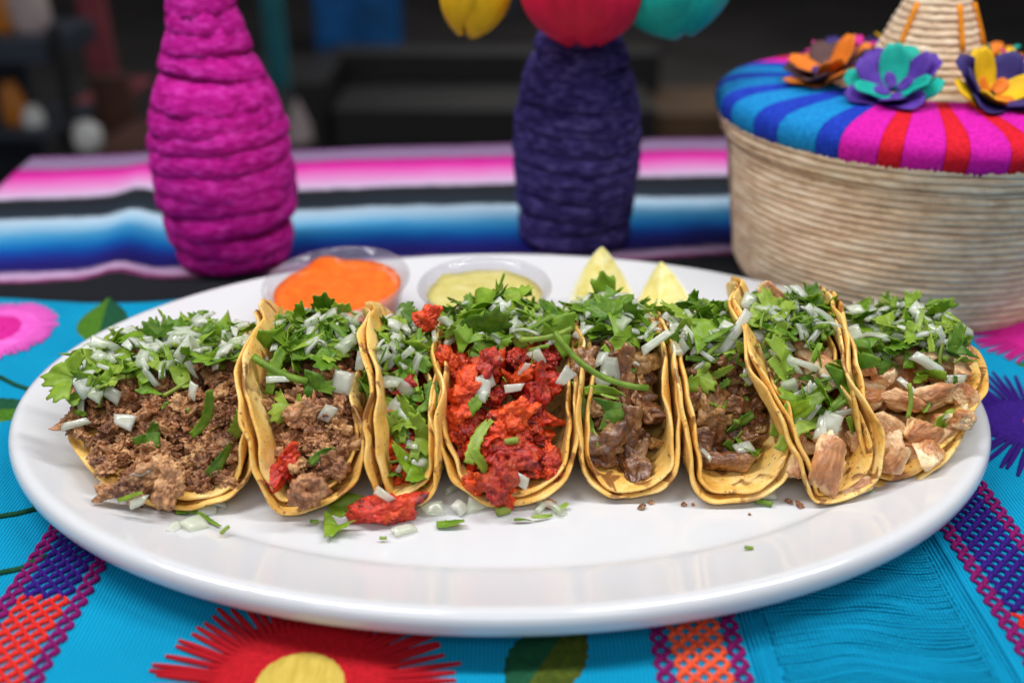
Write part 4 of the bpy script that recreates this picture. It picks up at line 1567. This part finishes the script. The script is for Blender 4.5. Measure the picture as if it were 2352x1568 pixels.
def lemon_wedge(loc, rot, label, half=R_(34), a=0.027, b=0.020):
    root = thing('lemon_wedge', label, 'lemon', loc, 0, 'lemon wedges behind the tacos')
    root.rotation_euler = rot
    # axis of the fruit along x, wedge opens downwards from its straight edge at the top
    nu, nv = 26, 12

    def p(u, ang, k):
        th = PI * u
        tipx = a * 1.0 * math.cos(th) * (1 + 0.10 * math.cos(th) ** 8)
        rr = b * math.sin(th) ** 1.2 * k
        return (tipx, rr * math.sin(ang), -rr * math.cos(ang))
    V, F = [], []
    for i in range(nu + 1):
        for j in range(nv + 1):
            V.append(p(i / nu, -half + 2 * half * j / nv, 1.0))
    for i in range(nu):
        for j in range(nv):
            q = i * (nv + 1) + j
            F.append((q, q + 1, q + nv + 2, q + nv + 1))
    obj('rind', mesh_of('rind', V, F, M_RIND), root)
    for sg in (-1, 1):
        for nm, k0, k1, mt, dz in (('pith', 0.86, 0.999, M_PITH, 0.0), ('flesh', 0.0, 0.86, M_FLESH, 0.0006)):
            V, F = [], []
            nn = 5
            for i in range(nu + 1):
                for j in range(nn + 1):
                    k = k0 + (k1 - k0) * j / nn
                    x, y, z = p(i / nu, half * sg, k)
                    bulge = dz * math.sin(PI * i / nu) * (math.sin(PI * j / nn) if nm == 'flesh' else 0)
                    y += sg * bulge
                    V.append((x, y, z))
            for i in range(nu):
                for j in range(nn):
                    q = i * (nn + 1) + j
                    f = (q, q + 1, q + nn + 2, q + nn + 1)
                    F.append(f if sg > 0 else f[::-1])
            obj(nm, mesh_of(nm, V, F, mt), root)
    return root


def stand_lemon(px, py, y, rot, label):
    """fruit tip at this pixel, at the distance of the platter's far side"""
    R3 = Euler(rot).to_matrix()
    tip = Vector(ony(px, py, y))
    c = tip - R3 @ Vector((0.0297, 0, 0))
    lemon_wedge(tuple(c), rot, label, R_(46), 0.027, 0.024)


stand_lemon(1383, 566, 0.0860, (R_(0), R_(-42), R_(96)), 'lemon wedge with its tip raised highest, beside the yellow-green salsa cup')
stand_lemon(1518, 600, 0.0860, (R_(-12), R_(-33), R_(80)), 'lower lemon wedge, farther from the salsa cups than the other wedge')


# ================================================================== BOTTLES
def fibre_mat(name, c0, c1, c2):
    m = NT(name)
    v = m.coord(scale=(1, 1, 3.0))
    f = m.noise(v, 130, 5, 0.65, 0.4)
    g = m.noise(m.coord(scale=(1, 1, 6)), 420, 3, 0.6)
    c = m.ramp(f, [(0.34, c0), (0.5, c1), (0.68, c2)])
    n1 = m.bump(f, 0.8, 0.002)
    m.set(color=c, rough=0.8, spec=0.15, normal=m.bump(g, 0.6, 0.0008, n1))
    return m.m


def wrapped_bottle(name, label, x, y, prof, H, nwrap, mat, seed, relief, slim):
    root = thing(name, label, 'bottle', (x, y, 0.0035))
    r = random.Random(seed)
    zs = [p[0] for p in prof]
    rs = [p[1] - slim for p in prof]
    # glass body under the wrapping
    body = [(0.0005, 0.0005)] + [(np.interp(z, zs, rs) - 0.0035, max(z, 0.0005)) for z in np.linspace(0, H, 40)] + [(0.006, H)]
    obj('bottle_body', mesh_of('bottle_body', *lathe(body, 48), mat), root)
    h = H / nwrap
    for k in range(nwrap):
        zc = (k + 0.5) * h + r.uniform(-0.08, 0.08) * h
        hh = h * r.uniform(0.56, 0.84)
        tx, ty = r.uniform(-0.15, 0.15), r.uniform(-0.10, 0.10)
        V, F = [], []
        ns, nc = 84, 10
        if k == 0:
            tx = ty = 0
        for i in range(ns):
            a = 2 * PI * i / ns
            for c in range(nc):
                b = 2 * PI * c / nc
                zz = zc + math.sin(b) * hh + (math.cos(a) * tx + math.sin(a) * ty) * 0.03
                zz = max(zz, 0.0002)
                R0 = np.interp(min(max(zz, 0), H), zs, rs)
                e = relief * (0.9 + 0.9 * nz(math.cos(a) * 2.5 + k * 3, math.sin(a) * 2.5, seed) + 0.5 * nz(math.cos(a) * 9, math.sin(a) * 9, k * 2.0))
                # each wrap overlaps the one below: thicker at its lower lip
                rr = R0 - 0.002 + math.cos(b) * 0.0028 + e * (0.6 - 0.5 * math.sin(b)) * (math.cos(b) > -0.2)
                rr += 0.0006 * nz(a * 30, zz * 900, k)
                V.append((rr * math.cos(a), rr * math.sin(a), zz))
        for i in range(ns):
            i2 = (i + 1) % ns
            for c in range(nc):
                c2 = (c + 1) % nc
                F.append((i * nc + c, i2 * nc + c, i2 * nc + c2, i * nc + c2))
        obj('fibre_wrap', mesh_of('fibre_wrap', V, F, mat), root)
    return root


M_PINKF = fibre_mat('magenta_fibre', (0.34, 0.002, 0.16), (0.56, 0.006, 0.29), (0.74, 0.06, 0.50))
M_PURPF = fibre_mat('purple_fibre', (0.014, 0.010, 0.070), (0.040, 0.030, 0.165), (0.14, 0.11, 0.36))
wrapped_bottle('fibre_wrapped_bottle', 'tall magenta fibre-wrapped bottle tapering to a slim neck', -0.1610, 0.1880,
               [(0, 0.0325), (0.006, 0.0345), (0.03, 0.0400), (0.05, 0.0410), (0.072, 0.0405), (0.085, 0.0385), (0.097, 0.0350), (0.110, 0.0300), (0.123, 0.0252), (0.137, 0.0215), (0.150, 0.0188), (0.175, 0.0160), (0.23, 0.0150)],
               0.23, 19, M_PINKF, 3, 0.0022, 0.0032)
wrapped_bottle('fibre_wrapped_bottle', 'dark purple fibre-wrapped bottle holding the bright tulips', 0.0440, 0.2250,
               [(0, 0.0345), (0.02, 0.0365), (0.045, 0.0385), (0.07, 0.0385), (0.085, 0.0365), (0.10, 0.0325), (0.112, 0.0285), (0.125, 0.0235), (0.14, 0.0185), (0.16, 0.0165), (0.21, 0.0160)],
               0.21, 20, M_PURPF, 8, 0.0016, 0.0016)

# ---- tulips drooping from the purple bottle
def petal_mat(name, c0, c1):
    m = NT(name)
    v = m.coord(scale=(1, 1, 0.25))
    f = m.noise(v, 160, 4)
    m.set(color=m.ramp(f, [(0.3, c0), (0.7, c1)]), rough=0.6, spec=0.3, normal=m.bump(f, 0.5, 0.0012))
    return m.m


M_TRED = petal_mat('red_petal', (0.50, 0.002, 0.030), (0.68, 0.006, 0.055))
M_TYEL = petal_mat('yellow_petal', (0.62, 0.36, 0.002), (0.80, 0.50, 0.006))
M_TTEAL = petal_mat('teal_petal', (0.0, 0.28, 0.25), (0.002, 0.42, 0.36))
M_TSTEM = plain('wire_stem_green', (0.02, 0.07, 0.02), 0.6)


def tulip(base, axis, L, R, mat, label, mouth, nib, n=5):
    root = thing('tulip', label, 'flower', base, 0, 'bright tulips in the purple bottle')
    ax = Vector(axis).normalized()
    q = Vector((0, 0, 1)).rotation_difference(ax).to_matrix().to_4x4()
    for k in range(n):
        V, F = [], []
        nu, nv = 14, 10
        inner = k % 2
        for i in range(nu + 1):
            t = i / nu
            rr = R * math.sin(PI * (0.06 + 0.90 * t ** 1.15)) ** 0.62 * (0.98 - 0.05 * inner)
            wd = R_(70) * (1 - 0.55 * max(0.0, t - 0.5) ** 2 / 0.25)
            for j in range(nv + 1):
                b = -1 + 2 * j / nv
                a = 2 * PI * k / n + b * wd
                z = L * t * (1 - 0.03 * b * b * t * t)
                r2 = rr * (1 + 0.05 * math.cos(b * 3)) + 0.0010 * nz(b * 3 + k, t * 5, R * 90)
                V.append((r2 * math.cos(a), r2 * math.sin(a), z))
        for i in range(nu):
            for j in range(nv):
                w = i * (nv + 1) + j
                F.append((w, w + 1, w + nv + 2, w + nv + 1))
        V, F = thicken(V, F, 0.0006)
        me = mesh_of('petal', V, F, mat)
        me.transform(q)
        obj('petal', me, root)
    # rounded base closing the cup
    V, F = lathe([(0.0003, -0.001), (R * 0.16, 0.0), (R * 0.36, L * 0.03), (R * 0.48, L * 0.06)], 28)
    me = mesh_of('calyx', V, F, mat)
    me.transform(q)
    obj('calyx', me, root)
    # stem from the base to the bottle mouth
    p0 = Vector((0, 0, 0))
    p3 = Vector(mouth) - Vector(base)
    p1 = p0 - ax * nib
    p2 = p3 + Vector((0, 0, nib * 1.3))
    pts = [((1 - t) ** 3) * p0 + 3 * (1 - t) ** 2 * t * p1 + 3 * (1 - t) * t * t * p2 + t ** 3 * p3 for t in np.linspace(0, 1, 16)]
    obj('stem', mesh_of('stem', *tube(pts, 0.0016, 8), M_TSTEM), root)


MOUTH = (0.0440, 0.2250, 0.208)


def droop(px, py, y, lift, off):
    """bud hanging down: base up out of frame, petals open downwards"""
    w = ony(px, py, y)
    return (w[0] + off[0], w[1] + off[1], w[2] + lift)


b = droop(1335, 112, 0.176, 0.060, (0, 0.01))
tulip(b, (0.0, -0.16, -1), 0.060, 0.0335, M_TRED, 'drooping red tulip hanging over the purple bottle neck', MOUTH, 0.05, 5)
b = droop(1066, 92, 0.185, 0.052, (0.012, 0.004))
tulip(b, (-0.20, -0.05, -1), 0.052, 0.0195, M_TYEL, 'drooping yellow tulip beside the purple bottle', MOUTH, 0.05, 4)
b = droop(1560, 92, 0.185, 0.052, (-0.010, 0.004))
tulip(b, (0.25, -0.05, -1), 0.052, 0.0300, M_TTEAL, 'drooping teal tulip between the purple bottle and the basket', MOUTH, 0.05, 5)

# ================================================================== BASKET
m = NT('palm_straw')  # cream
v = m.coord()
ofs = m.n('VectorMath', operation='ADD')
m.l(m.coord(scale=(1, 1, 2.5)), ofs.inputs[0])
cz = m.n('CombineXYZ')
m.l(m.math('MULTIPLY', m.rand(), 9.0), cz.inputs[2])
m.l(cz.outputs[0], ofs.inputs[1])
f = m.noise(ofs.outputs[0], 70, 4, 0.7)
c = m.ramp(f, [(0.34, (0.56, 0.38, 0.235)), (0.5, (0.80, 0.62, 0.43)), (0.66, (0.92, 0.80, 0.62))])
c = m.mix(m.math('MULTIPLY', m.rand(), 0.3), c, (0.58, 0.38, 0.27))
m.set(color=c, rough=0.7, spec=0.3, normal=m.bump(m.noise(v, 300, 4), 0.4, 0.0008))
M_STRAW = m.m
BCX, BCY, BZ = 0.2259, 0.1724, 0.0035


def coil(parent, R, z, rm, seed, mat=M_STRAW, name='straw_coil', sq=1.0):
    V, F = [], []
    ns, nc = 110, 8
    for i in range(ns):
        a = 2 * PI * i / ns
        zz = z + 0.0006 * nz(math.cos(a) * 2, math.sin(a) * 2, seed * 0.5)
        k = rm * (1 + 0.16 * nz(a * 16, seed * 3.1, 0) + 0.10 * math.sin(a * 95 + seed))
        for c in range(nc):
            b = 2 * PI * c / nc
            r = R + math.cos(b) * k
            V.append((r * math.cos(a), r * math.sin(a), zz + math.sin(b) * k * sq))
    for i in range(ns):
        i2 = (i + 1) % ns
        for c in range(nc):
            c2 = (c + 1) % nc
            F.append((i * nc + c, i2 * nc + c, i2 * nc + c2, i * nc + c2))
    return obj(name, mesh_of(name, V, F, mat), parent)


basket = thing('woven_basket', 'round cream straw basket with coiled sides standing behind the platter', 'basket', (BCX, BCY, BZ))
nb = 21
obj('basket_wall', mesh_of('basket_wall', *lathe([(0.001, 0.001), (0.0840, 0.001), (0.0875, 0.006), (0.0912, 0.03), (0.0958, 0.06), (0.0985, 0.076), (0.0965, 0.076), (0.0935, 0.06), (0.0890, 0.03), (0.0850, 0.007), (0.001, 0.004)], 72), M_STRAW), basket)
for i in range(nb):
    z = 0.0019 + i * 0.0749 / (nb - 1)
    Rr = np.interp(z, [0, 0.002, 0.006, 0.03, 0.06, 0.078], [0.0845, 0.0868, 0.0888, 0.0925, 0.0970, 0.0995])
    coil(basket, Rr, z, 0.00205, i + 1)
lid = thing('basket_lid', 'basket lid banded in blue and magenta yarn with flowers round its knob', 'lid', (BCX, BCY, BZ + 0.0785))
LZ = -0.0785
for i, (Rr, z) in enumerate(((0.1025, 0.0806), (0.1040, 0.0846), (0.1050, 0.0886), (0.1056, 0.0922))):
    coil(lid, Rr, z + LZ, 0.0022, 40 + i)
obj('lid_disc', mesh_of('lid_disc', *lathe([(0.1035, 0.0800 + LZ), (0.1042, 0.0930 + LZ), (0.1025, 0.0985 + LZ), (0.094, 0.1018 + LZ), (0.070, 0.1045 + LZ), (0.040, 0.1075 + LZ), (0.001, 0.1085 + LZ), (0.001, 0.1040 + LZ), (0.09, 0.0970 + LZ), (0.10, 0.0800 + LZ), (0.1035, 0.0800 + LZ)], 72), M_STRAW), lid)
Y_DB = yarn('royal_blue_yarn', (0.004, 0.020, 0.32), (0.012, 0.055, 0.50), 500, (1, 1, 1))
Y_LB = yarn('sky_blue_yarn', (0.002, 0.16, 0.46), (0.008, 0.27, 0.60), 500, (1, 1, 1))
Y_MG = yarn('fuchsia_yarn', (0.48, 0.003, 0.28), (0.70, 0.012, 0.42), 500, (1, 1, 1))
Y_RD = yarn('scarlet_yarn', (0.50, 0.004, 0.012), (0.70, 0.010, 0.030), 500, (1, 1, 1))


def yarn_wrap(a0, a1, mat, seed):
    prof = [(0.1062, 0.0885), (0.1078, 0.0915), (0.1086, 0.0955), (0.1076, 0.0998), (0.1035, 0.1030), (0.0960, 0.1048), (0.0850, 0.1060), (0.0700, 0.1070), (0.0520, 0.1082), (0.0520, 0.1070), (0.070, 0.1058), (0.0940, 0.1030), (0.1045, 0.0980), (0.1052, 0.0895)]
    V, F = [], []
    seg = max(4, int((a1 - a0) / R_(0.7)))
    r = random.Random(seed)
    for i in range(seg + 1):
        a = a0 + (a1 - a0) * i / seg
        g = 0.0005 * (i % 2) + r.uniform(0, 0.0003)
        hem = r.uniform(-0.0012, 0.0012)
        for j, (rr, z) in enumerate(prof):
            zz = z + LZ + (hem if j in (0, len(prof) - 1) else 0)
            rr2 = rr + (g if j < 9 else 0)
            V.append((rr2 * math.cos(a), rr2 * math.sin(a), zz + (g if 4 < j < 9 else 0)))
    n = len(prof)
    for i in range(seg):
        for j in range(n):
            j2 = (j + 1) % n
            F.append((i * n + j, (i + 1) * n + j, (i + 1) * n + j2, i * n + j2))
    F.append(tuple(range(n)))
    F.append(tuple(seg * n + k for k in range(n - 1, -1, -1)))
    obj('yarn_wrap', mesh_of('yarn_wrap', V, F, mat), lid)


def sector(a0, a1, ma, mb, wa, wb):
    a, k = a0, 0
    while a < a1 - 0.5:
        e = min(a1, a + (wa, wb)[k % 2])
        yarn_wrap(R_(a), R_(e), (ma, mb)[k % 2], int(a * 10))
        a, k = e, k + 1


sector(140, 231, Y_DB, Y_LB, 9.2, 12.0)
sector(231, 325, Y_MG, Y_RD, 9.5, 5.5)
sector(325, 410, Y_DB, Y_LB, 9.2, 12.0)
sector(50, 140, Y_MG, Y_RD, 14, 6)

# knob: small coiled cone
knob = bpy.data.objects.new('knob', None)
link(knob, lid)
nk = 17
for i in range(nk):
    z = 0.1095 + i * 0.0036
    Rr = np.interp(z, [0.107, 0.120, 0.135, 0.150, 0.168], [0.0340, 0.0285, 0.0225, 0.0160, 0.0120])
    coil(knob, Rr - 0.0019, z + LZ, 0.00215, 60 + i)
obj('knob_core', mesh_of('knob_core', *lathe([(0.031, 0.107 + LZ), (0.0225 - 0.002, 0.135 + LZ), (0.0155 - 0.002, 0.150 + LZ), (0.010, 0.168 + LZ), (0.0005, 0.170 + LZ)], 40), M_STRAW), knob)
Y_OR = yarn('orange_yarn', (0.72, 0.20, 0.004), (0.86, 0.32, 0.01), 500)
for a in (R_(214), R_(285), R_(330), R_(120)):
    pts = []
    for z in np.linspace(0.128, 0.149, 6):
        rr = np.interp(z, [0.107, 0.120, 0.135, 0.150, 0.168], [0.0340, 0.0285, 0.0225, 0.0160, 0.0120]) + 0.0008
        pts.append((rr * math.cos(a), rr * math.sin(a), z + LZ))
    obj('stitch', mesh_of('stitch', *tube(pts, 0.0014, 6), Y_OR), knob)

PET = {k: petal_mat(k + '_shaving', tuple(q * 0.75 for q in c), c) for k, c in dict(teal=(0.004, 0.42, 0.33), violet=(0.10, 0.035, 0.36), yellow=(0.82, 0.50, 0.006), navy=(0.035, 0.022, 0.16),
                                                                                   orange=(0.80, 0.20, 0.012), brown=(0.10, 0.045, 0.045), pink=(0.70, 0.02, 0.30)).items()}


def rosette(ang, rad, R, c_out, c_in, c_mid, tilt):
    fl = bpy.data.objects.new('flower_decoration', None)
    link(fl, lid)
    zb = np.interp(rad, [0.03, 0.052, 0.07, 0.085], [0.1100, 0.1084, 0.1074, 0.1064]) + LZ
    fl.location = (rad * math.cos(ang), rad * math.sin(ang), zb + 0.002)
    fl.rotation_euler = Euler((0, tilt, ang)).to_matrix().to_euler()
    for ring, (n, r, col, rise) in enumerate(((8, R, c_out, 0.55), (6, R * 0.80, c_in, 0.85), (4, R * 0.34, c_mid, 0.6))):
        for k in range(n):
            V, F = [], []
            nu, nv = 8, 6
            for i in range(nu + 1):
                t = i / nu
                w = r * 0.38 * math.sin(PI * (0.12 + 0.80 * t)) ** 0.7
                up = r * rise * (t ** 1.6) - r * 0.25 * max(0, t - 0.75) * 2
                for j in range(nv + 1):
                    b = -1 + 2 * j / nv
                    V.append((r * t * 0.92 + 0.002, w * b, 0.0015 * ring + up + 0.30 * w * b * b * (1 if k % 2 else -0.3)))
            for i in range(nu):
                for j in range(nv):
                    q = i * (nv + 1) + j
                    F.append((q, q + 1, q + nv + 2, q + nv + 1))
            V, F = thicken(V, F, 0.0007)
            me = mesh_of('petal', V, F, PET[c_mid if ring == 2 else ((c_out, c_in)[(k + ring) % 2])])
            obj('petal', me, fl, (0, 0, 0), (0, 0, 2 * PI * k / n + ring * 0.3))


rosette(R_(188), 0.0530, 0.0235, 'orange', 'brown', 'navy', R_(22))
rosette(R_(234), 0.0530, 0.0235, 'teal', 'violet', 'violet', R_(34))
rosette(R_(284), 0.0530, 0.0235, 'yellow', 'navy', 'orange', R_(34))
rosette(R_(335), 0.0475, 0.0200, 'pink', 'yellow', 'violet', R_(12))
rosette(R_(30), 0.0475, 0.0190, 'teal', 'orange', 'violet', R_(8))
rosette(R_(85), 0.0475, 0.0190, 'yellow', 'violet', 'pink', R_(8))
rosette(R_(138), 0.0475, 0.0190, 'navy', 'pink', 'orange', R_(8))


# ================================================================== BACKGROUND ACROSS THE ROOM
def pxbox(parent, name, l, r, t, bt, y, dep, mat, floor=False):
    """a box whose front face at distance y spans these photo pixels"""
    a, b = ony(l, t, y), ony(r, bt, y)
    z0 = FZ if floor else b[2]
    V, F = box(a[0], b[0], y, y + dep, z0, a[2])
    o = obj(name, mesh_of(name, V, F, mat, False), parent)
    md = o.modifiers.new('bevel', 'BEVEL')
    md.width = 0.006
    md.segments = 2
    return o


B_BLK = plain('black_lacquer', (0.011, 0.011, 0.012), 0.5, 0.3, 6)
B_NVY = plain('navy_paint', (0.030, 0.040, 0.060), 0.6, 0.3, 6)
B_RED = plain('faded_red_cloth', (0.30, 0.06, 0.08), 0.9, 0.3, 5)
B_BRN = plain('brown_leather', (0.11, 0.045, 0.030), 0.6, 0.4, 8)
B_TEAL = plain('teal_paint', (0.015, 0.20, 0.25), 0.6, 0.3, 5)
B_BLUE = plain('blue_paint', (0.004, 0.13, 0.42), 0.5, 0.4, 5)
B_WHT = plain('white_glaze', (0.75, 0.75, 0.75), 0.5, 0.2, 9)
B_ORG = plain('orange_glaze', (0.60, 0.20, 0.02), 0.5, 0.3, 9)
B_TAN = plain('brown_board', (0.12, 0.065, 0.03), 0.7, 0.3, 6)
B_PLST = plain('grey_plaster', (0.55, 0.44, 0.44), 0.8, 0.3, 8)

rack = thing('storage_rack', 'dark storage rack with open shelves across the room', 'rack', (0, 0, 0))
pxbox(rack, 'upright', 112, 172, 62, 400, 2.30, 0.06, B_BLK, True)
pxbox(rack, 'upright', -330, -280, 62, 400, 2.30, 0.06, B_BLK, True)
pxbox(rack, 'shelf', -280, 112, 92, 150, 2.31, 0.35, B_NVY)
pxbox(rack, 'shelf', -280, 112, 306, 325, 2.31, 0.35, B_NVY)
pxbox(rack, 'back_panel', -280, 112, 92, 400, 2.68, 0.02, B_NVY, True)


def pot(name, label, cat, px, py_base, y, r, h, mat, group=None):
    w = ony(px, py_base, y)
    t = thing(name, label, cat, tuple(w), 0, group)
    obj('body', mesh_of('body', *lathe([(0.001, 0), (r * 0.7, 0), (r, h * 0.35), (r * 0.92, h * 0.75), (r * 0.6, h * 0.9), (r * 0.62, h), (r * 0.5, h), (r * 0.5, h * 0.88), (0.001, h * 0.86)], 32), mat), t)
    return t


pot('jar', 'orange glazed jar on the dark storage rack', 'jar', 45, 306, 2.42, 0.035, 0.145, B_ORG)
pot('jar', 'small white jar on the dark storage rack', 'jar', 84, 306, 2.40, 0.030, 0.075, B_WHT)
for px_, mat_, lb in ((80, B_PLST, 'tall grey jug on top of the dark storage rack'), (18, B_ORG, 'orange jug on top of the dark storage rack')):
    pot('jug', lb, 'jug', px_, 92, 2.45, 0.055, 0.16, mat_)


def chair(l, r, t, y, seatpy, mat, label):
    c = thing('chair', label, 'chair')
    a, b = ony(l, t, y), ony(r, seatpy, y)
    pxbox(c, 'backrest', l, r, t, seatpy - 40, y, 0.04, mat)
    pxbox(c, 'seat', l, r, seatpy, seatpy + 16, y - 0.36, 0.40, mat)
    for x in (a[0] + 0.02, b[0] - 0.02):
        for yy in (y + 0.01, y - 0.33):
            z1 = b[2] + (0.0 if yy > y else -0.02)
            V, F = box(x - 0.018, x + 0.018, yy - 0.012, yy + 0.012, FZ, z1 + 0.02)
            obj('leg', mesh_of('leg', V, F, B_BLK, False), c)


chair(165, 268, -40, 3.4, 235, B_RED, 'faded red chair across the room')
chair(200, 315, 175, 2.75, 350, B_BRN, 'low brown leather chair across the room')
ps = thing('post', 'teal painted post across the room', 'post')
pxbox(ps, 'shaft', 588, 640, -500, 400, 4.0, 0.09, B_TEAL, True)
pxbox(ps, 'base', 578, 650, 262, 400, 3.98, 0.13, B_TEAL, True)
cb = thing('cabinet', 'blue painted cabinet against the far side of the room', 'cabinet')
pxbox(cb, 'body', 690, 925, -300, 400, 4.8, 0.4, B_BLUE, True)
pxbox(cb, 'door', 702, 800, -290, 105, 4.78, 0.018, B_BLUE)
pxbox(cb, 'door', 812, 912, -290, 105, 4.78, 0.018, B_BLUE)
pxbox(cb, 'door', 1010, 1190, -260, 40, 4.9, 0.018, B_NVY)
sf = thing('sofa', 'long black sofa across the room', 'sofa')
pxbox(sf, 'backrest', 760, 1500, 122, 400, 3.3, 0.16, B_BLK, True)
pxbox(sf, 'seat', 760, 1500, 250, 400, 2.9, 0.40, B_BLK, True)
pxbox(sf, 'armrest', 668, 760, 190, 400, 2.88, 0.55, B_BLK, True)
bb = thing('bench', 'low brown wooden bench across the room', 'bench')
pxbox(bb, 'seat', 1480, 2300, 262, 330, 3.0, 0.4, B_TAN)
pxbox(bb, 'end_panel', 1490, 1530, 330, 400, 3.02, 0.36, B_TAN, True)
pxbox(bb, 'end_panel', 2240, 2280, 330, 400, 3.02, 0.36, B_TAN, True)
w = ony(205, 352, 2.35)
pt = thing('lantern', 'round white paper lantern on the low brown chair', 'lantern', tuple(w))
obj('globe', mesh_of('globe', *lathe([(0.001, 0.0), (0.022, 0.003), (0.040, 0.02), (0.045, 0.045), (0.040, 0.07), (0.022, 0.087), (0.001, 0.09)], 32), B_WHT), pt)
w = ony(690, 322, 2.86)
pt = thing('napkin_stand', 'folded pale napkin standing beside the black sofa', 'napkin', tuple(w))
obj('napkin', mesh_of('napkin', *lathe([(0.045, 0.0), (0.040, 0.05), (0.020, 0.10), (0.001, 0.14)], 5), B_PLST, False), pt)
